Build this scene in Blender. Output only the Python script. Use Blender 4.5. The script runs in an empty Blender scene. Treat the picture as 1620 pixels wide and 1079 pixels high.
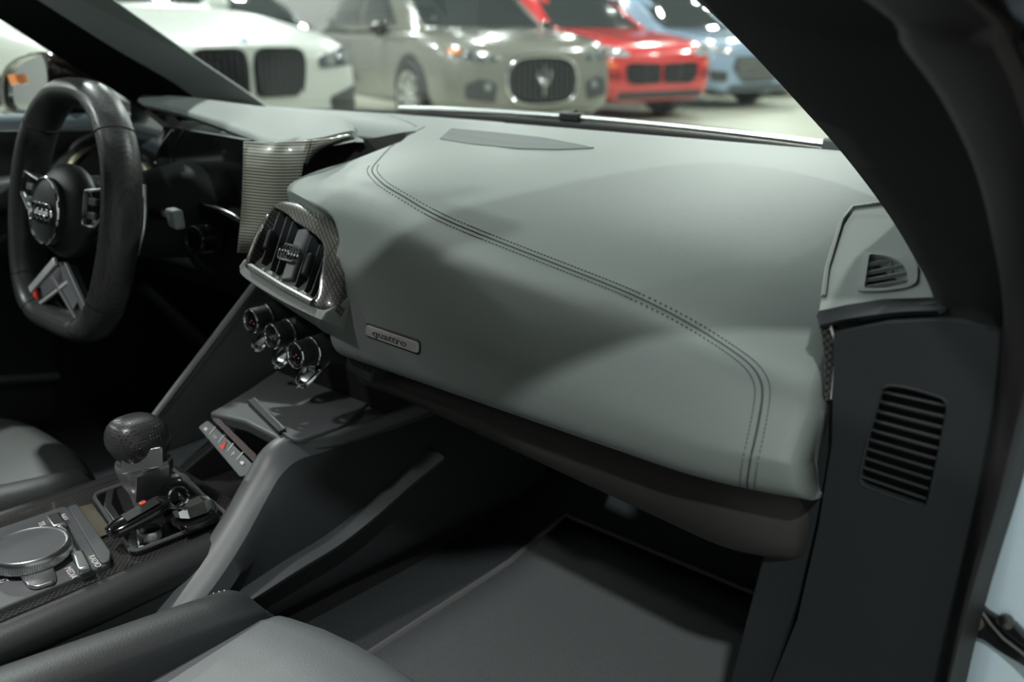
import bpy, bmesh, math, random
from mathutils import Vector, Matrix, geometry
from mathutils.bvhtree import BVHTree
random.seed(7)
V = Vector
scene = bpy.context.scene
COL = scene.collection

# ------------------------------------------------------------------ camera, world, lamps, exposure
# car space: +X to the passenger side, +Y to the nose of the car, +Z up, metres; showroom floor at z = 0
cam_data = bpy.data.cameras.new('camera')
cam = bpy.data.objects.new('camera', cam_data); COL.objects.link(cam)
cam.location = (0.93, -0.60, 1.05)
cam.rotation_euler = (math.radians(90 - 18.073), 0, math.radians(42))
cam_data.sensor_width = 36; cam_data.lens = 36 * 1500 / 1620
cam_data.clip_start = 0.02; cam_data.clip_end = 200
cam_data.dof.use_dof = True; cam_data.dof.focus_distance = 0.92; cam_data.dof.aperture_fstop = 4.2
scene.camera = cam

world = bpy.data.worlds.new('showroom_air'); scene.world = world; world.use_nodes = True
world.node_tree.nodes['Background'].inputs[0].default_value = (0.80, 0.93, 0.90, 1)
world.node_tree.nodes['Background'].inputs[1].default_value = 0.02

vs = scene.view_settings
vs.view_transform = 'Standard'; vs.look = 'None'; vs.gamma = 1.0; vs.use_curve_mapping = False
vs.exposure = 0.52

def lamp(x, y, z, power, size, col=(0.93, 1.0, 0.95)):
    l = bpy.data.lights.new('ceiling_lamp_light', 'AREA'); l.shape = 'DISK'; l.size = size
    l.energy = power; l.color = col
    o = bpy.data.objects.new('ceiling_lamp_light', l); o.location = (x, y, z); COL.objects.link(o)
    return o
# high-bay lamps of the showroom, staggered rows over the whole hall
LAMP_Z = 4.6
for k, ly in enumerate((-3.0, 1.2, 5.4, 9.6, 13.8, 18.0)):
    for lx in ((-12.2, -7.4, -2.6, 2.6) if k % 2 == 0 else (-13.4, -8.6, -3.8)):
        lamp(lx, ly, LAMP_Z, 150, 0.24)

# ------------------------------------------------------------------ materials
MATS = {}
def mat(name, col, rough=0.5, metal=0.0, spec=0.5, coat=0.0, coat_rough=0.05, bump=None, tex=None, emit=None, sheen=0.0, alpha=1.0):
    """bump=(kind, scale, strength); tex=(kind, scale, colour2, amount)"""
    if name in MATS: return MATS[name]
    m = bpy.data.materials.new(name); m.use_nodes = True
    nt = m.node_tree; b = nt.nodes['Principled BSDF']
    b.inputs['Base Color'].default_value = (*col, 1)
    b.inputs['Roughness'].default_value = rough; b.inputs['Metallic'].default_value = metal
    b.inputs['Specular IOR Level'].default_value = spec
    b.inputs['Coat Weight'].default_value = coat; b.inputs['Coat Roughness'].default_value = coat_rough
    b.inputs['Sheen Weight'].default_value = sheen
    tc = nt.nodes.new('ShaderNodeTexCoord')
    def texnode(kind, scale):
        if kind == 'noise':
            n = nt.nodes.new('ShaderNodeTexNoise'); n.inputs['Scale'].default_value = scale; n.inputs['Detail'].default_value = 3
            nt.links.new(tc.outputs['Object'], n.inputs['Vector']); return n.outputs['Fac']
        if kind == 'voronoi':
            n = nt.nodes.new('ShaderNodeTexVoronoi'); n.inputs['Scale'].default_value = scale; n.inputs['Randomness'].default_value = 1
            nt.links.new(tc.outputs['Object'], n.inputs['Vector']); return n.outputs['Distance']
        if kind == 'dots':
            n = nt.nodes.new('ShaderNodeTexVoronoi'); n.inputs['Scale'].default_value = scale; n.inputs['Randomness'].default_value = 0.0
            nt.links.new(tc.outputs['Object'], n.inputs['Vector'])
            r = nt.nodes.new('ShaderNodeMapRange'); r.inputs[1].default_value = 0.22; r.inputs[2].default_value = 0.34
            nt.links.new(n.outputs['Distance'], r.inputs[0]); return r.outputs[0]
        if kind == 'checker':
            n = nt.nodes.new('ShaderNodeTexChecker'); n.inputs['Scale'].default_value = scale
            nt.links.new(tc.outputs['Object'], n.inputs['Vector']); return n.outputs['Fac']
        if kind == 'bands':
            n = nt.nodes.new('ShaderNodeTexWave'); n.bands_direction = 'Z'; n.inputs['Scale'].default_value = scale
            n.inputs['Distortion'].default_value = 0.0
            nt.links.new(tc.outputs['Object'], n.inputs['Vector']); return n.outputs['Fac']
        if kind == 'twill':
            n = nt.nodes.new('ShaderNodeTexWave'); n.bands_direction = 'DIAGONAL'; n.inputs['Scale'].default_value = scale
            nt.links.new(tc.outputs['Object'], n.inputs['Vector'])
            c = nt.nodes.new('ShaderNodeTexChecker'); c.inputs['Scale'].default_value = scale * 3.2
            nt.links.new(tc.outputs['Object'], c.inputs['Vector'])
            a = nt.nodes.new('ShaderNodeMath'); a.operation = 'MULTIPLY'
            nt.links.new(n.outputs['Fac'], a.inputs[0]); nt.links.new(c.outputs['Fac'], a.inputs[1])
            return a.outputs[0]
    if tex:
        kind, sc, c2, amt = tex
        f = texnode(kind, sc)
        mx = nt.nodes.new('ShaderNodeMix'); mx.data_type = 'RGBA'
        mx.inputs['A'].default_value = (*col, 1); mx.inputs['B'].default_value = (*c2, 1)
        mm = nt.nodes.new('ShaderNodeMath'); mm.operation = 'MULTIPLY'; mm.inputs[1].default_value = amt
        nt.links.new(f, mm.inputs[0]); nt.links.new(mm.outputs[0], mx.inputs['Factor'])
        nt.links.new(mx.outputs['Result'], b.inputs['Base Color'])
    if bump:
        kind, sc, st = bump
        f = texnode(kind, sc)
        bn = nt.nodes.new('ShaderNodeBump'); bn.inputs['Strength'].default_value = st; bn.inputs['Distance'].default_value = 0.001
        nt.links.new(f, bn.inputs['Height']); nt.links.new(bn.outputs[0], b.inputs['Normal'])
    if emit:
        b.inputs['Emission Color'].default_value = (*emit[0], 1); b.inputs['Emission Strength'].default_value = emit[1]
    MATS[name] = m
    return m
def glassmat(name, tint, refl=1.0):
    m = bpy.data.materials.new(name); m.use_nodes = True; nt = m.node_tree
    nt.nodes.clear()
    out = nt.nodes.new('ShaderNodeOutputMaterial'); t = nt.nodes.new('ShaderNodeBsdfTransparent'); g = nt.nodes.new('ShaderNodeBsdfGlossy')
    t.inputs[0].default_value = (*tint, 1); g.inputs['Roughness'].default_value = 0.0
    fr = nt.nodes.new('ShaderNodeFresnel'); ge = nt.nodes.new('ShaderNodeNewGeometry'); io = nt.nodes.new('ShaderNodeMapRange')
    io.inputs['To Min'].default_value = 1.45; io.inputs['To Max'].default_value = 1/1.45   # same reflectance from both faces of the thin pane
    nt.links.new(ge.outputs['Backfacing'], io.inputs['Value']); nt.links.new(io.outputs[0], fr.inputs[0])
    mx = nt.nodes.new('ShaderNodeMixShader'); ml = nt.nodes.new('ShaderNodeMath'); ml.operation = 'MULTIPLY'; ml.inputs[1].default_value = refl
    nt.links.new(fr.outputs[0], ml.inputs[0]); nt.links.new(ml.outputs[0], mx.inputs[0])
    nt.links.new(t.outputs[0], mx.inputs[1]); nt.links.new(g.outputs[0], mx.inputs[2]); nt.links.new(mx.outputs[0], out.inputs[0])
    MATS[name] = m; return m

LEA = mat('grey_leather', (0.185, 0.205, 0.200), 0.50, spec=0.4, bump=('voronoi', 900, 0.10))
LEB = mat('black_leather', (0.022, 0.024, 0.026), 0.48, bump=('voronoi', 700, 0.12))
LES = mat('darkened_black_leather', (0.013, 0.014, 0.0155), 0.5, bump=('voronoi', 700, 0.12))  # black leather darkened in colour to offset lamp light on the driver cushion
LEI = mat('charcoal_leather', (0.115, 0.122, 0.130), 0.48, bump=('voronoi', 700, 0.12))
PERF = mat('perforated_leather', (0.010, 0.010, 0.011), 0.36, bump=('dots', 300, 0.8), tex=('dots', 300, (0.042, 0.043, 0.046), 1.0))
GRAY = mat('grey_soft_plastic', (0.175, 0.193, 0.190), 0.55, bump=('noise', 900, 0.06))
DARK = mat('dark_soft_plastic', (0.020, 0.0225, 0.025), 0.6, spec=0.25, bump=('noise', 900, 0.08))
BLK = mat('black_plastic', (0.010, 0.0105, 0.011), 0.55)
TRIM = mat('console_plastic', (0.095, 0.105, 0.110), 0.45, bump=('noise', 1100, 0.05))
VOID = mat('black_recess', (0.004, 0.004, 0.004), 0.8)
GLOSS = mat('gloss_black', (0.006, 0.006, 0.007), 0.12, coat=1.0)
CARB = mat('carbon_fibre', (0.035, 0.034, 0.030), 0.3, coat=1.0, tex=('twill', 95, (0.13, 0.125, 0.11), 1.0))
CARBS = mat('striped_carbon_fibre', (0.028, 0.027, 0.022), 0.35, coat=1.0, tex=('bands', 85, (0.34, 0.33, 0.28), 1.0))
CARBD = mat('dark_carbon_fibre', (0.012, 0.012, 0.012), 0.3, coat=0.6, tex=('checker', 330, (0.045, 0.045, 0.043), 1.0))
CHROME = mat('chrome', (0.80, 0.82, 0.84), 0.10, metal=1.0)
SPOKE = mat('bright_satin_trim', (0.62, 0.64, 0.65), 0.35, metal=0.35)
SILV = mat('satin_silver', (0.62, 0.64, 0.65), 0.30, metal=1.0)
ALU = mat('brushed_aluminium', (0.48, 0.465, 0.455), 0.45, metal=0.35)
FLANK = mat('flank_plastic', (0.032, 0.035, 0.038), 0.5, spec=0.3)
RUB = mat('black_rubber', (0.016, 0.0155, 0.016), 0.45)
RUBR = mat('door_seal_rubber', (0.017, 0.0155, 0.016), 0.55, spec=0.3)
HEADL = mat('black_headlining', (0.007, 0.007, 0.008), 0.9, spec=0.12)
CARPET = mat('carpet', (0.060, 0.066, 0.074), 0.95, spec=0.1, bump=('noise', 600, 0.9), tex=('noise', 260, (0.035, 0.038, 0.042), 0.8))
MATM = mat('mat_carpet', (0.13, 0.142, 0.148), 0.95, spec=0.1, bump=('noise', 700, 0.9), tex=('noise', 300, (0.085, 0.093, 0.096), 0.8))
PAINT = mat('pale_blue_grey_paint', (0.47, 0.565, 0.65), 0.25, coat=1.0)
WHITE = mat('white_print', (0.75, 0.75, 0.75), 0.6)
REDP = mat('red_print', (0.75, 0.05, 0.03), 0.5)
STITCH = mat('dark_thread', (0.055, 0.062, 0.064), 0.7)
STITCHL = mat('pale_thread', (0.45, 0.45, 0.43), 0.7)
MESHG = mat('speaker_mesh', (0.062, 0.070, 0.074), 0.6, bump=('dots', 420, 0.5))
AMBER = mat('amber_lens', (0.85, 0.22, 0.02), 0.2, coat=1.0)
WGLASS = glassmat('windscreen_glass', (0.93, 0.97, 0.95), 0.3)
MIRG = mat('mirror_glass', (0.85, 0.87, 0.87), 0.02, metal=1.0)

# ------------------------------------------------------------------ helpers
def obj(name, verts, faces, m, parent=None, ang=35, bevel=0, seg=3, sub=0, solid=0, flat=False):
    me = bpy.data.meshes.new(name)
    me.from_pydata([tuple(v) for v in verts], [], [tuple(f) for f in faces]); me.validate()
    bm = bmesh.new(); bm.from_mesh(me)
    bmesh.ops.remove_doubles(bm, verts=bm.verts, dist=1e-6)
    bmesh.ops.recalc_face_normals(bm, faces=bm.faces); bm.to_mesh(me); bm.free()
    me.materials.append(m)
    if not flat:
        me.shade_smooth(); me.set_sharp_from_angle(angle=math.radians(ang))
    o = bpy.data.objects.new(name, me); COL.objects.link(o)
    if solid:
        s = o.modifiers.new('thickness', 'SOLIDIFY'); s.thickness = solid; s.offset = -1
    if bevel:
        b = o.modifiers.new('bevel', 'BEVEL'); b.width = bevel; b.segments = seg; b.limit_method = 'ANGLE'; b.angle_limit = math.radians(30)
        b.harden_normals = False
    if sub:
        s = o.modifiers.new('smooth', 'SUBSURF'); s.levels = sub; s.render_levels = sub
    if parent: attach(o, parent)
    return o
def attach(o, parent):
    o.parent = parent
    bpy.context.view_layer.update() if False else None
    o.matrix_parent_inverse = world_of(parent).inverted()
def world_of(p):
    m = Matrix.LocRotScale(p.location, p.rotation_euler, p.scale)
    if p.parent: m = world_of(p.parent) @ p.matrix_parent_inverse @ m
    return m
def thing(name, loc, label, cat, group=None):
    o = bpy.data.objects.new(name, None); COL.objects.link(o); o.location = loc
    o.empty_display_size = 0.05
    o['label'] = label; o['category'] = cat
    if group: o['group'] = group
    return o
def tag(o, label, cat, group=None):
    o['label'] = label; o['category'] = cat
    if group: o['group'] = group
    return o
def struct(o): o['kind'] = 'structure'; return o
def cr(pts, n, closed=False):
    """Catmull-Rom resample to n points"""
    P = [V(p) for p in pts]; k = len(P); out = []
    segs = k if closed else k - 1
    for i in range(n):
        t = i / n * segs if closed else i / (n - 1) * segs
        j = min(int(t), segs - 1); u = t - j
        if closed: a, b, c, d = P[(j-1) % k], P[j % k], P[(j+1) % k], P[(j+2) % k]
        else:
            b, c = P[j], P[j+1]; a = P[j-1] if j > 0 else b*2-c; d = P[j+2] if j+2 < k else c*2-b
        out.append(0.5*((2*b)+(c-a)*u+(2*a-5*b+4*c-d)*u*u+(3*b-a-3*c+d)*u*u*u))
    return out
def interp(x, xs, ys):
    if x <= xs[0]: return ys[0]
    for i in range(len(xs)-1):
        if x <= xs[i+1]: return ys[i] + (ys[i+1]-ys[i])*(x-xs[i])/(xs[i+1]-xs[i])
    return ys[-1]
def grid(rows, closed=False, cap=False):
    """faces/verts of a lattice of rows of points; closed wraps each row"""
    n = len(rows[0]); vs_ = [p for r in rows for p in r]; fs = []
    for i in range(len(rows)-1):
        for j in range(n if closed else n-1):
            a = i*n+j; b = i*n+(j+1) % n
            fs.append((a, b, b+n, a+n))
    if cap:
        fs.append(tuple(range(n-1, -1, -1))); k = (len(rows)-1)*n; fs.append(tuple(range(k, k+n)))
    return vs_, fs
def loft(name, secs, m, parent=None, closed=True, cap=True, rows=0, cols=0, **k):
    """skin through sections; rows/cols > 0 resample smoothly"""
    S = [[V(p) for p in s] for s in secs]
    if cols: S = [cr(s, cols, closed) for s in S]
    if rows:
        T = [cr([s[j] for s in S], rows) for j in range(len(S[0]))]
        S = [[T[j][i] for j in range(len(T))] for i in range(rows)]
    v, f = grid(S, closed, cap and closed)
    return obj(name, v, f, m, parent, **k)
def frame_of(d):
    d = V(d).normalized(); up = V((0, 0, 1)) if abs(d.z) < 0.9 else V((1, 0, 0))
    a = d.cross(up).normalized(); return a, d.cross(a).normalized()
def tube_data(path, r, seg=8, closed=False, up=None, flat=1.0):
    P = [V(p) for p in path]; n = len(P); rows = []
    for i, p in enumerate(P):
        t = (P[(i+1) % n]-P[i-1]) if closed else (P[min(i+1, n-1)]-P[max(i-1, 0)])
        t.normalize()
        if up is not None:
            b = t.cross(V(up)).normalized(); a = V(up)
        else: a, b = frame_of(t)
        rr = r[i] if isinstance(r, (list, tuple)) else r
        rows.append([p + a*(rr*flat*math.cos(2*math.pi*k/seg)) + b*(rr*math.sin(2*math.pi*k/seg)) for k in range(seg)])
    if closed: rows.append(rows[0])
    return rows
def tube(name, path, r, m, parent=None, seg=8, closed=False, up=None, flat=1.0, **k):
    rows = tube_data(path, r, seg, closed, up, flat)
    v, f = grid(rows, True, not closed)
    return obj(name, v, f, m, parent, **k)
def lathe_rows(o, axis, prof, seg=24, sx=1.0):
    ax = V(axis).normalized(); a, b = frame_of(ax); o = V(o)
    return [[o + ax*h + a*(r*math.cos(2*math.pi*k/seg)) + b*(r*math.sin(2*math.pi*k/seg)) for k in range(seg)] for r, h in prof]
def lathe(name, o, axis, prof, m, parent=None, seg=24, **k):
    v, f = grid(lathe_rows(o, axis, prof, seg), True, True)
    return obj(name, v, f, m, parent, **k)
def ring(name, o, axis, R, r, m, parent=None, seg=28, rs=8, **k):
    a, b = frame_of(axis); o = V(o)
    return tube(name, [o + a*(R*math.cos(2*math.pi*i/seg)) + b*(R*math.sin(2*math.pi*i/seg)) for i in range(seg)], r, m, parent, rs, True, **k)
def prism(name, poly, vec, m, parent=None, **k):
    P = [V(p) for p in poly]; n = len(P); d = V(vec)
    v = P + [p + d for p in P]
    f = [tuple(range(n)), tuple(range(2*n-1, n-1, -1))] + [(i, (i+1) % n, (i+1) % n+n, i+n) for i in range(n)]
    return obj(name, v, f, m, parent, **k)
def rnd(poly, r, n=4):
    """round the corners of a 3-D polygon"""
    P = [V(p) for p in poly]; out = []; k = len(P)
    for i in range(k):
        a, p, b = P[i-1], P[i], P[(i+1) % k]
        ra = min(r, (a-p).length*0.45); rb = min(r, (b-p).length*0.45)
        s = p+(a-p).normalized()*ra; e = p+(b-p).normalized()*rb
        for j in range(n+1):
            t = j/n; out.append(s*(1-t)**2 + p*2*t*(1-t) + e*t*t)
    return out
def holed(name, outer, holes, vec, m, parent=None, **k):
    """flat plate with holes, given depth"""
    loops = [[V(p) for p in outer]] + [[V(p) for p in h] for h in holes]
    flatv = [p for l in loops for p in l]; n = len(flatv); d = V(vec)
    tris = geometry.tessellate_polygon(loops)
    v = flatv + [p+d for p in flatv]
    f = [tuple(t) for t in tris] + [tuple(i+n for i in reversed(t)) for t in tris]
    o = 0
    for l in loops:
        c = len(l)
        f += [(o+i, o+(i+1) % c, o+(i+1) % c+n, o+i+n) for i in range(c)]; o += c
    return obj(name, v, f, m, parent, **k)
def obox(name, c, ax, ay, az, m, parent=None, **k):
    c, ax, ay, az = V(c), V(ax), V(ay), V(az)
    v = [c+ax*i+ay*j+az*l for l in (-1, 1) for j in (-1, 1) for i in (-1, 1)]
    f = [(0, 2, 3, 1), (4, 5, 7, 6), (0, 1, 5, 4), (2, 6, 7, 3), (0, 4, 6, 2), (1, 3, 7, 5)]
    return obj(name, v, f, m, parent, **k)
def box(name, c, size, m, parent=None, **k):
    return obox(name, c, (size[0]/2, 0, 0), (0, size[1]/2, 0), (0, 0, size[2]/2), m, parent, **k)
def bar(name, p, q, w, h, m, parent=None, up=(0, 0, 1), **k):
    p, q = V(p), V(q); d = q-p; s = d.cross(V(up)).normalized(); u = s.cross(d).normalized()
    return obox(name, (p+q)/2, d/2, s*(w/2), u*(h/2), m, parent, **k)
def lettering(name, s, origin, right, up, size, m, parent=None, depth=0.0006, center=True, squash=1.0):
    cu = bpy.data.curves.new(name, 'FONT'); cu.body = s; cu.size = 1.0; cu.extrude = 0.5
    if center: cu.align_x = 'CENTER'; cu.align_y = 'CENTER'
    cu.resolution_u = 3
    t = bpy.data.objects.new('tmp', cu); COL.objects.link(t)
    dg = bpy.context.evaluated_depsgraph_get(); dg.update()
    me = bpy.data.meshes.new_from_object(t.evaluated_get(dg))
    bpy.data.objects.remove(t); bpy.data.curves.remove(cu)
    r = V(right).normalized()*size*squash; u = V(up).normalized()*size; nrm = r.cross(u).normalized()*depth*2
    me.transform(Matrix(((r.x, u.x, nrm.x, origin[0]), (r.y, u.y, nrm.y, origin[1]), (r.z, u.z, nrm.z, origin[2]), (0, 0, 0, 1))))
    me.name = name
    me.materials.clear(); me.materials.append(m)
    o = bpy.data.objects.new(name, me); COL.objects.link(o)
    if parent: attach(o, parent)
    return o
def bvh_of(verts, faces): return BVHTree.FromPolygons([tuple(v) for v in verts], [tuple(f) for f in faces])
def ellipsoid_rows(c, a, b, d, n=10, seg=20):
    c, a, b, d = V(c), V(a), V(b), V(d); rows = []
    for i in range(n+1):
        th = math.pi*(0.02+0.96*i/n)
        rows.append([c + d*math.cos(th) + (a*math.cos(2*math.pi*k/seg)+b*math.sin(2*math.pi*k/seg))*math.sin(th) for k in range(seg)])
    return rows
def ellipsoid(name, c, a, b, d, m, parent=None, n=10, seg=20, **k):
    v, f = grid(ellipsoid_rows(c, a, b, d, n, seg), True, True)
    return obj(name, v, f, m, parent, **k)

# ------------------------------------------------------------------ showroom
FLOORM = mat('showroom_floor', (0.37, 0.37, 0.295), 0.35, tex=('noise', 0.8, (0.29, 0.295, 0.24), 0.8))
WALLM = mat('showroom_wall', (0.30, 0.30, 0.30), 0.8)
CEILM = mat('showroom_ceiling', (0.08, 0.08, 0.08), 0.9)
struct(box('floor', (-5.7, 8.5, -0.05), (21, 28, 0.1), FLOORM))
struct(box('wall_left', (-16.1, 8.5, 2.6), (0.2, 28, 5.2), WALLM))
struct(box('wall_right', (4.7, 8.5, 2.6), (0.2, 28, 5.2), WALLM))
struct(box('wall_front', (-5.7, 22.4, 2.6), (20.8, 0.2, 5.2), WALLM))
struct(box('wall_back', (-5.7, -5.4, 2.6), (20.8, 0.2, 5.2), WALLM))
struct(box('ceiling', (-5.7, 8.5, 5.25), (21, 28, 0.1), CEILM))

# ------------------------------------------------------------------ the sports car: body shell
body = thing('sports_car', (0, 0, 0), 'pale blue grey sports car body with black pillars around the cabin', 'car')
def wheel_set(parent, c, axis, R, w, m_rim, spokes=10, rim=0.72):
    """tyre > rim, spokes"""
    c = V(c); ax = V(axis).normalized()
    t = lathe('tyre', c, ax, [(R*rim, -w/2), (R*0.93, -w/2), (R, -w*0.38), (R, w*0.38), (R*0.93, w/2), (R*rim, w/2), (R*rim*0.97, w*0.1)], RUB, parent, 32)
    v, f = grid(lathe_rows(c, ax, [(R*rim*1.02, w*0.46), (R*rim*1.02, w*0.53), (R*rim*0.93, w*0.50), (R*rim*0.90, w*0.10)], 32), True); obj('rim', v, f, m_rim, t)
    lathe('brake_disc', c, ax, [(0.0001, w*0.12), (R*rim*0.9, w*0.12), (R*rim*0.9, w*0.15), (0.0001, w*0.16)], BLK, t, 24)
    a, b = frame_of(ax)
    vs_, fs = [], []
    for i in range(spokes):
        th = 2*math.pi*i/spokes; d = a*math.cos(th)+b*math.sin(th); s = ax.cross(d)
        k = len(vs_)
        for rr, ww, hh in ((0.10, 0.045, 0.42), (rim*0.95, 0.030, 0.50)):
            for sx, oy in ((-1, 0), (1, 0), (1, -0.12), (-1, -0.12)):
                vs_.append(c + d*(R*rr) + s*(ww*sx*R/0.37) + ax*(w*(hh+oy)))
        fs += [(k, k+1, k+5, k+4), (k+1, k+2, k+6, k+5), (k+2, k+3, k+7, k+6), (k+3, k, k+4, k+7), (k, k+3, k+2, k+1), (k+4, k+5, k+6, k+7)]
    obj('spokes', vs_, fs, m_rim, t, flat=True)
    lathe('hub_cap', c, ax, [(0.055, w*0.35), (0.055, w*0.5), (0.03, w*0.52)], m_rim, t, 16)
    return t
# roof and headlining
roof = []
for i in range(9):
    y = -0.315-0.735*i/8
    hw = interp(y, [-1.05, -0.6, -0.46, -0.315], [0.47, 0.49, 0.475, 0.43]); zc = 1.235+0.015*math.sin(math.pi*i/8)
    roof.append([(x*hw, y+0.02*(1-x*x), zc-0.035*abs(x)**3) for x in [-1+2*j/12 for j in range(13)]])
v, f = grid(roof); obj('roof_panel', v, f, PAINT, body, solid=0.012)
v, f = grid([[(p[0]*0.99, p[1], p[2]-0.02) for p in r] for r in roof]); obj('headlining', v, f, HEADL, body, solid=0.015)
# reading lamp in the headlining, on because the door is open
dm = prism('dome_lamp', rnd([(-0.05, -0.46, 1.2145), (0.05, -0.46, 1.2145), (0.05, -0.40, 1.2145), (-0.05, -0.40, 1.2145)], 0.012), (0, 0, -0.012), BLK, body)
for sx_ in (-0.022, 0.022):
    lathe('dome_lens', (sx_, -0.43, 1.2025), (0, 0, -1), [(0.0001, 0), (0.014, 0), (0.014, 0.001), (0.0001, 0.0015)], mat('lit_lens', (0.8, 0.8, 0.8), 0.5, emit=((1.0, 0.96, 0.92), 4.0)), dm, 16)
lamp(0.0, -0.43, 1.198, 1.1, 0.05, (1.0, 0.95, 0.93)).data.spread = math.radians(105)
# windscreen: plane falling from the header to the cowl, gently bowed
def ws(x, t):
    y = 0.50-0.815*t+0.03*(1-(x/0.6)**2); z = 0.905+0.40*t-0.07*t*t
    return V((x, y, z))
wsr = []
for i in range(13):
    t = i/12; hw = 0.66-0.23*t
    wsr.append([ws(-hw+2*hw*j/16, t) for j in range(17)])
v, f = grid(wsr); obj('windscreen', v, f, WGLASS, body, flat=False)
# black glass border and scuttle under the windscreen
sc = []
for j in range(25):
    x = -0.67+1.34*j/24
    sc.append([V((x, 0.452+0.032*(1-(x/0.6)**2), 0.905)), V((x, 0.458+0.032*(1-(x/0.6)**2), 0.926-0.012*(x/0.66)**2)), V((x, 0.50+0.032*(1-(x/0.6)**2), 0.916-0.012*(x/0.66)**2)), V((x, 0.56+0.032*(1-(x/0.6)**2), 0.89)), V((x, 0.56+0.032*(1-(x/0.6)**2), 0.86))])
v, f = grid(sc); obj('scuttle_panel', v, f, BLK, body, solid=0.006)
# bonnet, wings and nose
hood = []
for i in range(15):
    t = i/14; y = 0.58+1.5*t
    hw = 0.80-0.10*t*t; zc = 0.86-0.10*t-0.18*t**3
    hood.append([V((hw*s, y-0.12*t*s*s, zc+0.03*abs(s)**4*(1-t)-0.03*s*s*t)) for s in [-1+2*j/16 for j in range(17)]])
v, f = grid(hood); obj('bonnet', v, f, PAINT, body, solid=0.01)
for sd in (-1, 1):
    wing = []
    for i in range(15):
        t = i/14; y = 0.22+1.9*t
        hw = 0.80-0.10*t*t; zt = interp(t, [0, 0.2, 1], [0.85, 0.885, 0.60]); xo = 0.965-0.25*t**3
        wing.append([V((sd*hw, y, zt-0.0)), V((sd*(hw*0.6+xo*0.4), y, zt+0.012)), V((sd*(xo-0.02), y, zt-0.05)), V((sd*xo, y, zt-0.18)), V((sd*xo*0.99, y, 0.30)), V((sd*(xo-0.06), y, 0.16))])
    v, f = grid(wing); obj('front_wing', v, f, PAINT, body, solid=0.01)
    sill = [(sd*0.74, 0.34), (sd*0.80, 0.37), (sd*0.90, 0.36), (sd*0.96, 0.30), (sd*0.95, 0.16), (sd*0.74, 0.14)]
    loft('door_sill', [[(x, y, z) for x, z in sill] for y in (-1.0, 0.3)], PAINT, body)
    for wy in (1.25, -1.38):
        wheel_set(body, (sd*0.83, wy, 0.345), (sd, 0, 0), 0.345, 0.25, SILV)
box('firewall', (0, 0.625, 0.62), (1.5, 0.02, 0.52), BLK, body)
box('floor_pan', (0, -0.3, 0.27), (1.5, 2.4, 0.06), BLK, body)
box('bulkhead', (0, -1.06, 0.66), (1.45, 0.05, 0.75), LEB, body, bevel=0.01)
rear = []
for i in range(12):
    t = i/11; y = -1.05-1.25*t
    zt = interp(t, [0, 0.35, 0.8, 1], [1.2, 1.06, 0.92, 0.80]); hw = 0.47+0.40*min(1, t*1.6)
    rear.append([V((hw*s, y, zt-0.04*s*s)) for s in [-1+2*j/12 for j in range(13)]])
v, f = grid(rear); obj('engine_cover', v, f, PAINT, body, solid=0.012)
for sd in (-1, 1):
    q = []
    for i in range(10):
        t = i/9; y = -1.02-1.3*t
        q.append([V((sd*(0.47+0.40*min(1, t*1.6)), y, interp(t, [0, 0.35, 0.8, 1], [1.19, 1.03, 0.89, 0.78]))), V((sd*0.90, y, 0.86-0.05*t)), V((sd*0.97, y, 0.70-0.05*t)), V((sd*0.95, y, 0.18))])
    v, f = grid(q); obj('rear_wing', v, f, PAINT, body, solid=0.012)

# passenger side pillar: trim face, its edge to the glass, the rubber door seal beside it
I_ = [(0.43, -0.34, 1.215), (0.448, -0.02, 1.145), (0.468,0.148,1.076), (0.493,0.19,1.04), (0.528,0.22,0.996), (0.574,0.235,0.948), (0.632,0.2,0.908), (0.679,0.15,0.881), (0.706,0.11,0.868), (0.724,0.075,0.859)]
M_ = [(0.50, -0.50, 1.20), (0.60, -0.22, 1.145), (0.703,-0.06,1.067), (0.717,-0.03,1.041), (0.73,0,1.014), (0.744,0.02,0.982), (0.753,0.035,0.953), (0.763,0.045,0.916), (0.769,0.05,0.891), (0.773,0.05,0.866)]
secs = []
for a, b in zip(I_, M_):
    a, b = V(a), V(b); mid = (a+b)/2 + V((0.010, -0.012, 0.0))
    secs.append([a+V((0.012, 0.035, 0.004)), a, a*0.75+b*0.25+V((0.006, -0.010, 0)), mid, a*0.22+b*0.78+V((0.004, -0.006, 0)), b, b+V((0.004, 0.05, 0.0)), (a+b)/2+V((0.02, 0.08, 0.01))])
loft('pillar_trim', secs, HEADL, body, rows=40, ang=50)
MS = M_[:-1] + [(0.774,0.048,0.867), (0.778,0.046,0.825), (0.778,0.046,0.78), (0.777,0.046,0.741), (0.774,0.046,0.665), (0.773,0.046,0.595), (0.772,0.046,0.537)]
O_ = [(0.56, -0.50, 1.21), (0.68, -0.26, 1.15), (0.767,-0.09,1.065), (0.777,-0.07,1.042), (0.785,-0.05,1.019), (0.79,-0.03,0.994), (0.793,-0.01,0.966), (0.797,0.01,0.927), (0.798,0.02,0.903), (0.802,0.025,0.874), (0.799,0.028,0.834), (0.796,0.03,0.791), (0.794,0.03,0.753), (0.787,0.03,0.679), (0.783,0.03,0.61), (0.782,0.03,0.553)]
secs = []
for i, (a, b) in enumerate(zip(MS, O_)):
    a, b = V(a), V(b); n_ = V((0.25, -0.9, 0.15)).normalized()
    secs.append([a+V((0.0, 0.03, 0)), a+n_*0.001, a*0.85+b*0.15+n_*0.007, a*0.5+b*0.5+n_*0.013, a*0.15+b*0.85+n_*0.007, b+n_*0.0, b+V((0.004, 0.03, 0.0)), (a+b)/2+V((0, 0.04, 0))])
loft('door_seal', secs, RUBR, body, rows=60, ang=60)
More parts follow.
